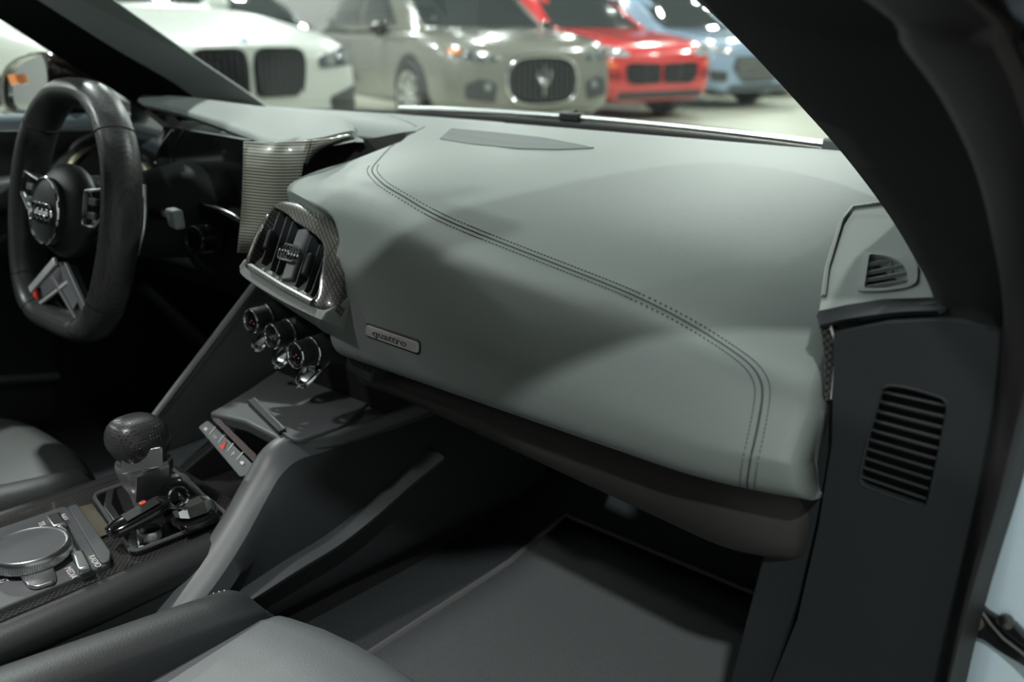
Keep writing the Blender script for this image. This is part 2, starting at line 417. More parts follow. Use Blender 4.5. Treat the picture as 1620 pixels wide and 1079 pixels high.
# black outer screen pillar beyond the seal and the painted door jamb below it
secs = []
for b, w in zip(O_[:10], [0.05]*10):
    b = V(b); secs.append([b+V((0.002, 0.022, 0)), b+V((0.03, 0.02, 0.006)), b+V((0.06, 0.05, 0.0)), b+V((0.03, 0.09, 0.0))])
loft('outer_pillar', secs, GLOSS, body, rows=24, ang=60)
jam = [(0.792, 0.075, 0.86), (0.86, 0.06, 0.86), (0.95, 0.075, 0.84), (0.965, 0.16, 0.80)]
rows = []
for z in [0.88-0.03*i for i in range(18)]:
    k = 0.030*math.sin((z-0.40)*9)
    rows.append([V((0.775, 0.075, z)), V((0.80, 0.070, z)), V((0.83+k*0.3, 0.085, z)), V((0.87+k, 0.082, z)), V((0.93, 0.085, z)), V((0.962, 0.12, z)), V((0.965, 0.24, z))])
loft('door_jamb', rows, PAINT, body, closed=False, cols=24, solid=0.006)

# driver side pillar (mirrored run, seen across the cabin)
LI = [(-0.43, -0.34, 1.215), (-0.465, 0.035, 1.130), (-0.501,0.111,1.094), (-0.579,0.27,1.015), (-0.657,0.45,0.925), (-0.70, 0.54, 0.87)]
LO = [(-0.54, -0.50, 1.20), (-0.635,-0.1,1.138), (-0.66,-0.04,1.102), (-0.71,0.116,1.005), (-0.745,0.246,0.926), (-0.77, 0.32, 0.86)]
LM = [(-0.49, -0.42, 1.21), (-0.57,-0.017,1.125), (-0.6,0.041,1.096), (-0.66,0.18,1.024), (-0.7,0.323,0.949), (-0.74, 0.44, 0.86)]
secs = []; secb = []
for a, b, c in zip(LI, LM, LO):
    a, b, c = V(a), V(b), V(c)
    secs.append([a, a*0.5+b*0.5+V((0.006, -0.006, 0.006)), b, b+V((-0.03, 0.03, 0.0)), a+V((-0.05, 0.03, 0.0))])
    secb.append([b+V((-0.001, 0.001, -0.001)), b*0.5+c*0.5+V((-0.004, 0.004, 0)), c, c+V((-0.03, 0.02, 0.01)), b+V((-0.04, 0.03, 0.0))])
loft('pillar_trim', secs, mat('grey_pillar_cloth', (0.42, 0.445, 0.44), 0.8, spec=0.2), body, rows=24, ang=25)
loft('pillar_rear_trim', secb, HEADL, body, rows=24, ang=25)

# wiper lying along the base of the windscreen
wp = thing('windscreen_wiper', (0.2, 0.53, 0.92), 'long windscreen wiper with bright spine lying along the base of the glass', 'wiper')
def wl(x): return V((x, 0.515+0.036*(1-(x/0.6)**2), 0.9275-0.016*(x/0.6)**2))
tube('blade_spine', [wl(-0.36+0.787*i/37) for i in range(38)], 0.0048, SILV, wp, 8)
bar('end_cap', wl(0.425), wl(0.462), 0.016, 0.016, TRIM, wp, bevel=0.004)
bar('arm_clip', wl(-0.005), wl(0.035), 0.016, 0.013, BLK, wp, bevel=0.003)
tube('wiper_arm', [wl(0.015)+V((0, 0.01, 0.004)), (-0.12, 0.58, 0.915), (-0.30, 0.60, 0.895)], 0.006, BLK, wp, 8)
tube('rubber_lip', [wl(-0.36+0.81*i/40)+V((0, -0.002, -0.009)) for i in range(41)], 0.004, RUB, wp, 6)

# ------------------------------------------------------------------ dashboard
dash = thing('dashboard', (0.2, 0.2, 0.35), 'sculpted grey leather dashboard with stitched seam facing the passenger seat', 'dashboard')
def zcrest(x): return interp(x, [-0.3, 0.0, 0.08, 0.15, 0.3, 0.45, 0.6, 0.68], [0.885, 0.884, 0.894, 0.893, 0.866, 0.843, 0.815, 0.80])
def dprof(x):
    zc = (zcrest(x-0.03)+zcrest(x)+zcrest(x+0.03))/3; h = zc-0.715; t = 0.922-zc
    e = max(0, (x-0.55)/0.11); yo = 0.022*e*e
    pts = [(0.060, 0.702), (0.020, 0.708), (-0.008, 0.722), (-0.016, 0.745), (-0.012, 0.715+0.45*h), (0.010, 0.715+0.76*h), (0.030, 0.715+0.90*h), (0.070, zc+0.002), (0.15, zc+0.36*t), (0.26, zc+0.68*t), (0.36, zc+0.90*t), (0.455, 0.922)]
    return cr([(x, y+yo, z) for y, z in pts], 56)
SB = [i/55 for i in range(56)]
def xl_of(s): return interp(s, [0, 0.18, 0.44, 0.50, 0.585, 0.73, 0.82, 0.91, 1.0], [0.12, 0.146, 0.142, 0.112, -0.004, -0.012, -0.045, -0.12, -0.30])
def xr_of(s): return interp(s, [0, 0.2, 0.45, 0.55, 0.64, 0.73, 0.82, 0.91, 1.0], [0.655, 0.660, 0.656, 0.648, 0.640, 0.622, 0.602, 0.592, 0.585])
NX = 64
rows = []
for i in range(56):
    s = SB[i]; a, b = xl_of(s), xr_of(s); r = []
    for j in range(NX+1):
        r.append(dprof(a+(b-a)*j/NX)[i])
    p0, p1 = r[0], r[-1]
    k = min(1, max(0, (s-0.40)/0.15))
    L = [p0+V((-0.001, 0.006+0.04*(1-k), -0.05*k)), p0+V((-0.004, 0.004+0.008*(1-k), -0.012*k)), p0+V((-0.002, 0.001, -0.003*k))]
    R = [p1+V((0.003, 0.003, -0.001)), p1+V((0.005, 0.010, -0.004)), p1+V((0.004, 0.04, -0.012))]
    rows.append(L+r+R)
v, f = grid(rows)
pad = obj('dash_pad', v, f, LEA, dash, ang=60, solid=0.004)
DV = bvh_of(v, f)
def on_dash(p, off=0.0):
    loc, nrm, _, _ = DV.find_nearest(V(p))
    if nrm.y > 0.2 or nrm.z < -0.2: nrm = -nrm
    if nrm.dot(V((0, -0.6, 0.8))) < 0: nrm = -nrm
    return loc + nrm*off, nrm
# seam groove and the two rows of stitches beside it
seam0 = [(-0.105,0.36,0.921), (-0.037,0.24,0.914), (0.034,0.15,0.909), (0.085,0.1,0.905), (0.137,0.07,0.896), (0.189,0.06,0.882), (0.246,0.055,0.869), (0.332,0.055,0.855), (0.409,0.055,0.845), (0.479,0.055,0.836), (0.533,0.05,0.831), (0.577,0.042,0.824), (0.604,0.035,0.814), (0.618,0.028,0.802), (0.625,0.02,0.788), (0.629,0.008,0.762), (0.627,0.008,0.735), (0.624,0.012,0.718)]
sp = [on_dash(p)[0] for p in cr([on_dash(p)[0] for p in seam0], 160)]
tube('seam', [on_dash(p, 0.0)[0] for p in sp], 0.0009, mat('seam_dark_grey', (0.045, 0.05, 0.05), 0.7), pad, 6)  # dark grey line along the seam groove
vs_, fs = [], []
acc = 0
for i in range(22, len(sp)-1):
    t = (sp[i+1]-sp[i]); L = t.length; t.normalize(); nstep = max(1, int(L/0.0032))
    for side in (-1, 1):
        for q in range(nstep):
            p = sp[i]+(sp[i+1]-sp[i])*((q+0.5)/nstep)
            _, nr = on_dash(p); s = t.cross(nr).normalized()
            c, nr = on_dash(p+s*(0.0055*side), 0.0002)
            k = len(vs_)
            for dx in (-1, 1):
                for dy, dz in ((-1, -1), (1, -1), (1, 1), (-1, 1)):
                    vs_.append(c+t*(0.0011*dx)+s*(0.0004*dy)+nr*(0.0004*dz))
            fs += [(k, k+1, k+2, k+3), (k+7, k+6, k+5, k+4)]+[(k+a, k+(a+1) % 4, k+4+(a+1) % 4, k+4+a) for a in range(4)]
st = obj('stitching', vs_, fs, STITCH, pad, flat=True); st['kind'] = 'stuff'
# speaker grille set flush in the top
gp = cr([on_dash(p)[0] for p in rnd([(-0.051,0.362,0.906), (0.03,0.361,0.905), (0.128,0.352,0.904), (0.224,0.332,0.9), (0.191,0.302,0.895), (0.148,0.28,0.891), (0.073,0.279,0.891), (-0.005,0.297,0.894)], 0.006)], 90, True)
def dash_patch(name, outline, off, m, rings=5, **k):
    c = sum(outline, V())/len(outline); R = []
    for r in range(rings+1):
        w = 1-r/(rings+0.02)
        R.append([on_dash(c+(p-c)*w, off)[0] for p in outline])
    v, f = grid(R, True); return obj(name, v, f, m, dash, **k)
dash_patch('speaker_grille', gp, 0.0010, MESHG)
tube('grille_rim', [on_dash(p, 0.0006)[0] for p in gp], 0.0011, GRAY, dash, 6, True)
# metal nameplate on the fascia
npl = [V((0.207,-0.014,0.768)), V((0.286,-0.014,0.766)), V((0.283,-0.014,0.755)), V((0.205,-0.014,0.757))]
npl = [on_dash(p, 0)[0] for p in npl]
nc = sum(npl, V())/4; nx = ((npl[1]+npl[2])-(npl[0]+npl[3])).normalized(); nn = on_dash(nc)[1]; nu = nn.cross(nx).normalized(); nn = nx.cross(nu)
hw, hh = ((npl[1]+npl[2])-(npl[0]+npl[3])).length/4, (npl[0]-npl[3]).length/2
plate = prism('nameplate', rnd([nc+nx*a*hw+nu*b*hh-nn*0.001 for a, b in ((-1, -1), (1, -1), (1, 1), (-1, 1))], 0.004), nn*0.0035, ALU, dash, bevel=0.0008)
lettering('nameplate_lettering', 'quattro', nc+nn*0.0028-nx*0.002, nx, nu, hh*1.75, mat('dull_nickel', (0.30, 0.29, 0.28), 0.35, metal=1.0), plate, 0.0005, squash=1.7)
tube('nameplate_frame', rnd([nc+nx*a*(hw+0.0008)+nu*b*(hh+0.0008)+nn*0.0 for a, b in ((-1, -1), (1, -1), (1, 1), (-1, 1))], 0.004), 0.0012, BLK, plate, 6, True)
# dark lower edge under the leather and the rounded knee pad at its outer end
rows = []
for i in range(41):
    x = 0.13+0.525*i/40; e = max(0, (x-0.57)/0.085); dz = 0.03*min(1, max(0, (x-0.2)/0.4))
    rows.append([V((x, 0.046+0.02*e*e, 0.708)), V((x, 0.040+0.03*e*e, 0.70)), V((x, 0.030+0.03*e*e, 0.690-dz*0.3)), V((x, 0.030+0.03*e*e, 0.676-dz*0.8)), V((x, 0.050+0.025*e*e, 0.664-dz)), V((x, 0.12, 0.660-dz)), V((x, 0.30, 0.66-dz))])
rows.append([V((0.66, 0.12, p.z)) if False else V((0.659, p.y+0.012, p.z+(0.002 if k > 3 else -0.002))) for k, p in enumerate(rows[-1])])
loft('knee_panel', rows, mat('dark_brown_plastic', (0.022, 0.020, 0.018), 0.55), dash, closed=False, cols=24, solid=0.004, ang=60)
# black underside that shuts the space behind the panels
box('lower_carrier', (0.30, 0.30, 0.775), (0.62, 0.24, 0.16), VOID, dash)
# glovebox hinge block at the inner end
obox('hinge_block', (0.156,0.03,0.701), (0.022, 0, -0.004), (0, 0.02, 0), (0.002, 0, 0.010), DARK, dash, bevel=0.003)
for q in (0.002, 0.009):
    obox('hinge_rib', V((0.169,0.01,0.717))+V((q, 0, 0)), (0.0012, 0, 0), (0, 0.004, 0), (0.002, 0, 0.010), BLK, dash)

# outer corner of the dash: grey cap with the demister vent, dark lip, carbon insert
CO, CN = (0.65, 0.07, 0.857), (0, -0.29, 1)
cap_o = [(0.647,0.055,0.853), (0.626,0.111,0.869), (0.598,0.194,0.893), (0.594,0.221,0.901), (0.617,0.239,0.906), (0.653,0.235,0.905), (0.697,0.168,0.885), (0.722,0.103,0.867), (0.71,0.099,0.866), (0.682,0.087,0.862), (0.661,0.071,0.857)]
hole = [(0.645,0.145,0.879), (0.66,0.146,0.879), (0.673,0.14,0.877), (0.681,0.13,0.875), (0.69,0.11,0.869), (0.676,0.098,0.865), (0.664,0.093,0.864)]
cn = V((0, -0.29, 1)).normalized()
corner = holed('corner_cap', cap_o, [rnd(hole, 0.004)], -cn*0.016, GRAY, dash)
fo = [(0.638,0.151,0.88), (0.654,0.154,0.881), (0.676,0.149,0.88), (0.686,0.138,0.877), (0.695,0.114,0.87), (0.692,0.106,0.867), (0.677,0.094,0.864), (0.66,0.088,0.862)]
holed('vent_frame', [p+cn*0.0022 for p in rnd(fo, 0.006)], [[p+cn*0.0022 for p in rnd(hole, 0.004)]], -cn*0.004, GRAY, corner)
prism('vent_well', [V(p)-cn*0.015 for p in hole], -cn*0.002, VOID, corner)
for a, b in (((0.649,0.132,0.875), (0.662,0.143,0.878)), ((0.654,0.12,0.871), (0.675,0.139,0.877)), ((0.658,0.109,0.868), (0.682,0.13,0.874)), ((0.662,0.098,0.865), (0.687,0.119,0.871))):
    bar('vent_slat', V(a)-cn*0.0005, V(b)-cn*0.0005, 0.0016, 0.003, GRAY, corner, up=(0, 0.2, 1))
tube('cap_ridge', [V(p)+cn*0.0005 for p in ((0.641,0.075,0.858), (0.624,0.116,0.87), (0.598,0.196,0.894), (0.595,0.223,0.901), (0.618,0.239,0.906))], 0.0022, GRAY, corner, 6)
prism('tweeter_grille', rnd([V(p)+cn*0.0012 for p in ((0.602,0.27,0.915), (0.614,0.273,0.916), (0.643,0.23,0.903), (0.626,0.234,0.905))], 0.003), -cn*0.006, MESHG, dash)
lip_t = [V(p) for p in ((0.647,0.055,0.853), (0.661,0.071,0.857), (0.682,0.087,0.862), (0.698,0.095,0.864), (0.714,0.101,0.866))]
lip_b = [V(p) for p in ((0.651,0.052,0.84), (0.668,0.058,0.847), (0.693,0.062,0.855), (0.71,0.062,0.86), (0.73,0.06,0.865))]
loft('corner_lip', [[t+V((0, 0.02, 0)), t, t+V((0, -0.004, -0.003)), b+V((0, -0.003, 0.004)), b, b+V((0, 0.03, 0))] for t, b in zip(lip_t, lip_b)], DARK, dash, rows=20, ang=50)
prism('carbon_insert', rnd([(0.649,0.055,0.84), (0.656,0.055,0.842), (0.661,0.055,0.837), (0.665,0.055,0.813), (0.665,0.055,0.787), (0.657,0.055,0.786), (0.655,0.055,0.816)], 0.003), (0, 0.012, 0), CARBD, dash, bevel=0.001)
vs_, fs = [], []
for i in range(22):
    a = V((0.658,0.054,0.842)); b = V((0.663,0.054,0.83)); c = V((0.664,0.054,0.789))
    t = i/21; p = (a.lerp(b, t/0.25) if t < 0.25 else b.lerp(c, (t-0.25)/0.75)); k = len(vs_)
    for dx in (-1, 1):
        for dy, dz in ((-1, -1), (1, -1), (1, 1), (-1, 1)): vs_.append(p+V((0.0005*dx, 0.0005*dy, 0.0014*dz)))
    fs += [(k, k+1, k+2, k+3), (k+7, k+6, k+5, k+4)]+[(k+a_, k+(a_+1) % 4, k+4+(a_+1) % 4, k+4+a_) for a_ in range(4)]
s_ = obj('insert_stitching', vs_, fs, STITCHL, dash, flat=True); s_['kind'] = 'stuff'
prism('side_trim', [(0.63,0.06,0.772), (0.663,0.06,0.784), (0.667,0.06,0.751), (0.66,0.06,0.678), (0.652,0.06,0.604), (0.635,0.06,0.502), (0.596,0.06,0.481), (0.621,0.06,0.651)], (0, 0.02, 0), DARK, dash, bevel=0.002)

prism('corner_backing', [(0.634,0.085,0.842), (0.723,0.085,0.867), (0.755,0.085,0.855), (0.733,0.085,0.831), (0.65,0.085,0.812)], (0, 0.01, 0), BLK, dash)
# kick panel facing rearwards beside the door seal, with its slatted vent
kv = [(0.702,0.05,0.81), (0.721,0.05,0.812), (0.748,0.05,0.81), (0.747,0.05,0.778), (0.744,0.05,0.726), (0.723,0.05,0.726), (0.693,0.05,0.728), (0.696,0.05,0.768)]
ko = [(0.662,0.05,0.84), (0.698,0.05,0.855), (0.733,0.05,0.864), (0.754,0.05,0.866), (0.774,0.05,0.867), (0.777,0.05,0.824), (0.777,0.05,0.74), (0.774,0.05,0.663), (0.771,0.05,0.534), (0.624,0.05,0.448), (0.658,0.05,0.594), (0.667,0.05,0.684), (0.67,0.05,0.755)]
kick = thing('kick_panel', (0.72, 0.06, 0.35), 'black plastic panel with slatted vent between the dashboard and the door seal', 'trim panel')
kp = holed('panel', ko, [rnd(kv, 0.008)], (0, 0.012, 0), DARK, kick)
prism('vent_well', [V(p)+V((0, 0.012, 0)) for p in kv], (0, 0.003, 0), VOID, kick)
tube('vent_rim', [p+V((0, 0.0005, 0)) for p in rnd(kv, 0.008)], 0.0012, DARK, kick, 6, True)
la, lb = V((0.7,0.052,0.802)), V((0.693,0.052,0.732)); ra, rb = V((0.747,0.052,0.803)), V((0.744,0.052,0.73))
for i in range(10):
    t = i/9
    a, b = la.lerp(lb, t), ra.lerp(rb, t)
    bar('vent_slat', a+V((0, 0.004, 0)), b+V((0, 0.004, 0)), 0.0055, 0.0018, DARK, kick, up=(0, 0.45, 0.9))

# door check strap bolted to the jamb
ck = thing('door_check_strap', (0.80, 0.07, 0.60), 'black steel door check strap with bolt and rivet on the painted door jamb', 'door strap')
cs = [(0.774,0.066,0.654), (0.783,0.066,0.656), (0.791,0.066,0.653), (0.801,0.066,0.651), (0.809,0.066,0.65), (0.83,0.066,0.634), (0.833,0.066,0.617), (0.815,0.066,0.622), (0.802,0.066,0.625), (0.792,0.066,0.629), (0.777,0.066,0.629)]
prism('strap', cs, (0, 0.008, 0), GLOSS, ck, bevel=0.0012)
tube('strap_flange', [V(p)+V((0, -0.003, 0)) for p in ((0.776,0.066,0.653), (0.788,0.066,0.653), (0.795,0.066,0.646), (0.804,0.066,0.639), (0.818,0.066,0.633), (0.831,0.066,0.625))], 0.0016, mat('worn_steel', (0.12, 0.12, 0.12), 0.35, metal=1.0), ck, 6)
lathe('bolt', (0.783,0.066,0.643), (0, -1, 0), [(0.0001, -0.004), (0.0075, -0.004), (0.0075, 0.003), (0.0055, 0.005), (0.003, 0.005), (0.003, 0.002), (0.0001, 0.002)], MATS['worn_steel'], ck, 18)
lathe('rivet', (0.803,0.066,0.65), (0, -1, 0), [(0.0001, -0.003), (0.0055, -0.003), (0.0055, 0.001), (0.003, 0.0022), (0.0001, 0.0024)], MATS['worn_steel'], ck, 18)

# ------------------------------------------------------------------ centre air vent (part of the dashboard)
VN = V((0, -0.77, 0.63)).normalized()
VI = [(-0.002,0.024,0.855), (0.023,0.023,0.854), (0.048,0.018,0.848), (0.075,0.014,0.844), (0.107,0.008,0.836), (0.123,-0.001,0.826), (0.137,-0.018,0.805), (0.145,-0.034,0.785), (0.085,-0.03,0.79), (0.021,-0.023,0.798), (0.008,-0.018,0.804), (0,0.004,0.831)]
VO = [(-0.002,0.029,0.862), (0.027,0.034,0.867), (0.061,0.031,0.864), (0.096,0.027,0.859), (0.127,0.021,0.851), (0.143,0.012,0.841), (0.162,-0.01,0.814), (0.174,-0.038,0.779), (0.092,-0.034,0.785), (0.011,-0.026,0.795), (-0.003,-0.02,0.802), (-0.015,0.006,0.833)]
VI = [V(p) for p in VI]; VO = [V(p) for p in VO]
vi = cr(VI, 72, True); vo = cr(VO, 72, True)
rows = [[p-VN*0.030 for p in vi], [p-VN*0.002 for p in vi], [p+VN*0.001 for p in vi], [a*0.8+b*0.2+VN*0.002 for a, b in zip(vi, vo)], [a*0.25+b*0.75+VN*0.0 for a, b in zip(vi, vo)], [b-VN*0.004 for b in vo], [b-VN*0.014 for b in vo]]
v, f = grid(rows, True)
vent = obj('centre_vent', v, f, CARB, dash, ang=40)
prism('vent_well', [p-VN*0.028 for p in VI], -VN*0.003, VOID, vent)
def vp(px0, px1, w, d, m, name='vane', off=0.003):
    p, q = V(px0), V(px1); ax = (q-p); s = ax.cross(VN).normalized()
    return obox(name, (p+q)/2-VN*(off+d/2), ax/2, s*(w/2), VN*(d/2), m, vent, bevel=min(w, d)*0.3)
VL = [((0.006,0.024,0.855), (0.024,-0.018,0.805)), ((0.024,0.021,0.852), (0.045,-0.021,0.801)), ((0.038,0.019,0.849), (0.057,-0.022,0.799)), ((0.082,0.011,0.84), (0.099,-0.027,0.793)), ((0.103,0.006,0.834), (0.118,-0.029,0.791)), ((0.119,-0.001,0.825), (0.131,-0.031,0.789)), ((0.133,-0.01,0.814), (0.141,-0.032,0.787))]
for a, b in VL: vp(a, b, 0.0020, 0.016, FLANK)
vp((0.06,0.016,0.845), (0.078,-0.025,0.796), 0.019, 0.010, TRIM, 'centre_block', 0.004)
vp((0.017,0.007,0.835), (0.025,-0.008,0.817), 0.007, 0.010, DARK, 'adjuster_tab', -0.004)
vp((0.103,-0.003,0.823), (0.11,-0.019,0.803), 0.008, 0.010, DARK, 'adjuster_tab', -0.004)
rc, rd = V((0.066,-0.006,0.819)), V((1, 0, 0))
for i in range(4):
    ring('emblem_ring', rc+rd*(0.0052*(i-1.5))+VN*0.001, VN, 0.0095, 0.0012, CHROME, vent, 26, 6)
tube('vent_lower_trim', [V(p)+VN*0.001 for p in ((0.016,-0.023,0.798), (0.086,-0.031,0.789), (0.146,-0.036,0.783))], 0.004, CARB, vent, 8)
# leather shroud under the vent, running on into the fascia
up_ = [(-0.004,-0.02,0.802), (0.013,-0.026,0.794), (0.094,-0.035,0.784), (0.159,-0.039,0.779), (0.177,-0.039,0.778), (0.163,0.014,0.748)]
lo_ = [(-0.048,0.01,0.774), (-0.026,0.005,0.767), (0.067,-0.01,0.757), (0.118,-0.01,0.746), (0.136,-0.008,0.74), (0.167,0.014,0.725)]
loft('vent_shroud', [[V(a)+V((0, 0.03, 0.01)), V(a), V(a)+V((0, -0.006, -0.006)), V(b)+V((0, -0.006, 0.003)), V(b), V(b)+V((0, 0.05, 0.0))] for a, b in zip(up_, lo_)], LEA, dash, rows=28, ang=60)

# ------------------------------------------------------------------ instrument cluster and driver side of the dash
clu = thing('instrument_cluster', (-0.37, 0.2, 0.62), 'dark gloss instrument cluster under a flat grey visor beside carbon panel', 'instrument panel')
# flat visor
VR = [(-0.6,0.179,0.943), (-0.5,0.183,0.937), (-0.38,0.176,0.926), (-0.24,0.149,0.917), (-0.16,0.13,0.914), (-0.12,0.132,0.916), (-0.103,0.17,0.919), (-0.097,0.215,0.925)]
VB = [(-0.711,0.25,0.943), (-0.596,0.26,0.945), (-0.476,0.27,0.941), (-0.368,0.28,0.937), (-0.286,0.28,0.935), (-0.24,0.28,0.933), (-0.203,0.28,0.93), (-0.163,0.27,0.925)]
secs = []
for a, b in zip(VR, VB):
    a, b = V(a), V(b)
    secs.append([a+V((0, 0.016, -0.013)), a+V((0, 0.002, -0.012)), a+V((0, -0.002, -0.006)), a+V((0, 0.002, -0.001)), a*0.85+b*0.15, a*0.5+b*0.5+V((0, 0, 0.002)), b, b+V((0, 0.004, -0.006)), b+V((0, 0, -0.014))])
secs.append([p+V((0.006, 0.004, -0.004)) for p in secs[-1]])
loft('visor', secs, GRAY, clu, rows=40, ang=50)
# display set back under the visor, its surround and lower shelf
prism('display', [(-0.433,0.13,0.915), (-0.209,0.13,0.91), (-0.232,0.13,0.796), (-0.471,0.13,0.813)], (0, 0.01, 0), GLOSS, clu)
prism('hood_side', [(-0.606,0.17,0.942), (-0.426,0.13,0.911), (-0.448,0.12,0.867), (-0.442,0.11,0.831), (-0.522,0.12,0.821), (-0.582,0.15,0.863)], (0, 0.012, 0), GLOSS, clu)
tube('display_bezel', cr([(-0.386,0.12,0.913), (-0.423,0.117,0.886), (-0.441,0.115,0.857), (-0.449,0.115,0.831), (-0.432,0.112,0.82), (-0.374,0.108,0.817), (-0.315,0.104,0.815), (-0.25,0.1,0.816), (-0.214,0.1,0.812), (-0.197,0.1,0.807)], 40), 0.0022, mat('smoked_chrome', (0.35, 0.33, 0.32), 0.2, metal=1.0), clu, 8)
prism('display_shelf', [(-0.457,0.125,0.817), (-0.366,0.125,0.827), (-0.308,0.1,0.816), (-0.392,0.1,0.82)], (0, 0.006, -0.004), mat('grey_gloss', (0.16, 0.16, 0.18), 0.15, coat=1.0), clu)
prism('lower_surround', [(-0.325,0.1,0.818), (-0.25,0.1,0.815), (-0.197,0.1,0.805), (-0.195,0.1,0.786), (-0.231,0.1,0.787), (-0.279,0.1,0.793), (-0.33,0.1,0.793)], (0, 0.03, 0), GLOSS, clu, bevel=0.003)
# carbon panel on the passenger side of the cluster
cl = [(-0.104,0.06,0.922), (-0.108,0.058,0.886), (-0.112,0.055,0.847), (-0.115,0.05,0.813), (-0.118,0.045,0.783)]
cm = [(-0.053,0.072,0.924), (-0.06,0.07,0.889), (-0.068,0.068,0.85), (-0.079,0.065,0.816), (-0.095,0.06,0.784)]
c2 = [(-0.026,0.1,0.926), (-0.038,0.095,0.895), (-0.042,0.09,0.866), (-0.055,0.085,0.826), (-0.083,0.08,0.782)]
c3 = [(-0.028,0.16,0.928), (-0.064,0.14,0.912), (-0.076,0.13,0.888), (-0.078,0.12,0.842), (-0.098,0.11,0.783)]
v, f = grid([cr([cl[i], cm[i], c2[i]], 14) for i in range(5)]); obj('carbon_panel', v, f, CARBS, clu, solid=0.004, ang=60)
v, f = grid([cr([(-0.026,0.1,0.926), (-0.031,0.135,0.926), (-0.066,0.19,0.924)], 8), cr([(-0.037,0.096,0.898), (-0.057,0.13,0.91), (-0.078,0.2,0.92)], 8)]); obj('carbon_wing', v, f, CARBS, clu, solid=0.004)
# dark space and ledge between the cluster and the passenger pod
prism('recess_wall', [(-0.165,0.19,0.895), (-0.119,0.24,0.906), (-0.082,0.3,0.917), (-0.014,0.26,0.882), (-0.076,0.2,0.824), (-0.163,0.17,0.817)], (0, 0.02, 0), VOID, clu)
rows = []
for i in range(21):
    x = -0.70+0.66*i/20
    rows.append([V((x, 0.22, 0.875)), V((x, 0.26, 0.893)), V((x, 0.31, 0.897)), V((x, 0.33, 0.890)), V((x, 0.345, 0.890)), V((x, 0.36, 0.916)), V((x, 0.40, 0.9195)), V((x, 0.462, 0.922-0.008*(x/0.7)**2)), V((x, 0.47, 0.89))])
v, f = grid(rows); obj('dash_ledge', v, f, GRAY, clu, solid=0.004, ang=60)
tube('ledge_slot', [V((x_, 0.336, 0.893)) for x_ in (-0.62, -0.4, -0.2, -0.14)], 0.006, VOID, clu, 8)
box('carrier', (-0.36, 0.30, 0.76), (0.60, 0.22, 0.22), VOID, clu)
rows = []
for i in range(13):
    x = -0.69+0.62*i/12
    rows.append([V((x, 0.17, 0.80)), V((x, 0.15, 0.78)), V((x, 0.14, 0.74)), V((x, 0.15, 0.69)), V((x, 0.22, 0.66))])
loft('knee_bolster', rows, LEB, clu, closed=False, cols=16, solid=0.004)
prism('dash_end_cap', rnd([(-0.671,0.2,0.914), (-0.615,0.2,0.915), (-0.588,0.2,0.895), (-0.607,0.2,0.876), (-0.676,0.2,0.88)], 0.006), (0, 0.05, 0), mat('brown_grey_plastic', (0.05, 0.048, 0.055), 0.5), clu, bevel=0.003)

# steering column with shroud, stalk and ring dial
colm = thing('steering_column', (-0.37, 0.05, 0.70), 'dark steering column shroud with pale tipped stalk behind the wheel', 'steering column')
loft('shroud', [[(-0.37+a*(0.055+0.02*t), -0.02+0.15*t, 0.80-0.0*t+b*(0.05+0.02*t)) for a, b in ((-1, -0.6), (-0.8, 0.6), (-0.3, 0.95), (0.3, 0.95), (0.8, 0.6), (1, -0.6), (0.5, -1), (-0.5, -1))] for t in (0, 0.2, 0.5, 1)], DARK, colm, cols=28, ang=60)
sa, sb = V((-0.235,0.03,0.815)), V((-0.33, 0.04, 0.81))
tube('stalk', [sb, sb*0.4+sa*0.6, sa], [0.009, 0.007, 0.008], BLK, colm, 10)
obox('stalk_tip', sa+V((0.002, -0.004, 0)), (0.011, 0, -0.001), (0, 0.008, 0), (-0.002, 0, 0.0125), mat('pale_grey_plastic', (0.36, 0.40, 0.40), 0.5), colm, bevel=0.004)
rg = V((-0.25,0.06,0.778))
lathe('ring_dial', rg, (0.1, -1, 0.1), [(0.0001, -0.02), (0.021, -0.02), (0.021, 0.0), (0.018, 0.003), (0.0165, 0.0), (0.015, -0.008), (0.0001, -0.009)], GLOSS, colm, 28)
ring('dial_rim', rg+V((0, -0.002, 0)), (0.1, -1, 0.1), 0.0185, 0.0012, DARK, colm)

# ------------------------------------------------------------------ steering wheel
sw = thing('steering_wheel', (-0.37, -0.05, 0.66), 'black perforated leather steering wheel with flat bottom and silver lower spokes', 'steering wheel')
W0 = V((-0.37, -0.05, 0.82)); WR = V((1, 0, 0)); WU = V((0, 0.2079, 0.9781)); WN = V((0, -0.9781, 0.2079))
def wpt(x, y, n=0.0): return W0+WR*x+WU*y+WN*n
half = [(0.0, 0.158), (0.050, 0.152), (0.096, 0.123), (0.127, 0.075), (0.139, 0.015), (0.136, -0.045), (0.121, -0.100), (0.095, -0.138), (0.062, -0.153), (0.03, -0.156)]
full = half + [(0.0, -0.156)] + [(-x, y) for x, y in reversed(half[1:])]
rim = cr([wpt(x, y) for x, y in full], 120, True)
v, f = grid(tube_data(rim, 0.0175, 20, True, WN, 1.5), True)
rimo = obj('rim', v, f, PERF, sw, ang=80)
for i in (14, 37, 46, 74, 83, 106):
    p = rim[i]; t = (rim[i+1]-rim[i-1]).normalized(); b = t.cross(WN).normalized()
    tube('rim_joint', [p+WN*(0.0264*math.cos(a))+b*(0.0177*math.sin(a)) for a in [2*math.pi*k/24 for k in range(24)]], 0.0009, BLK, rimo, 5, True)
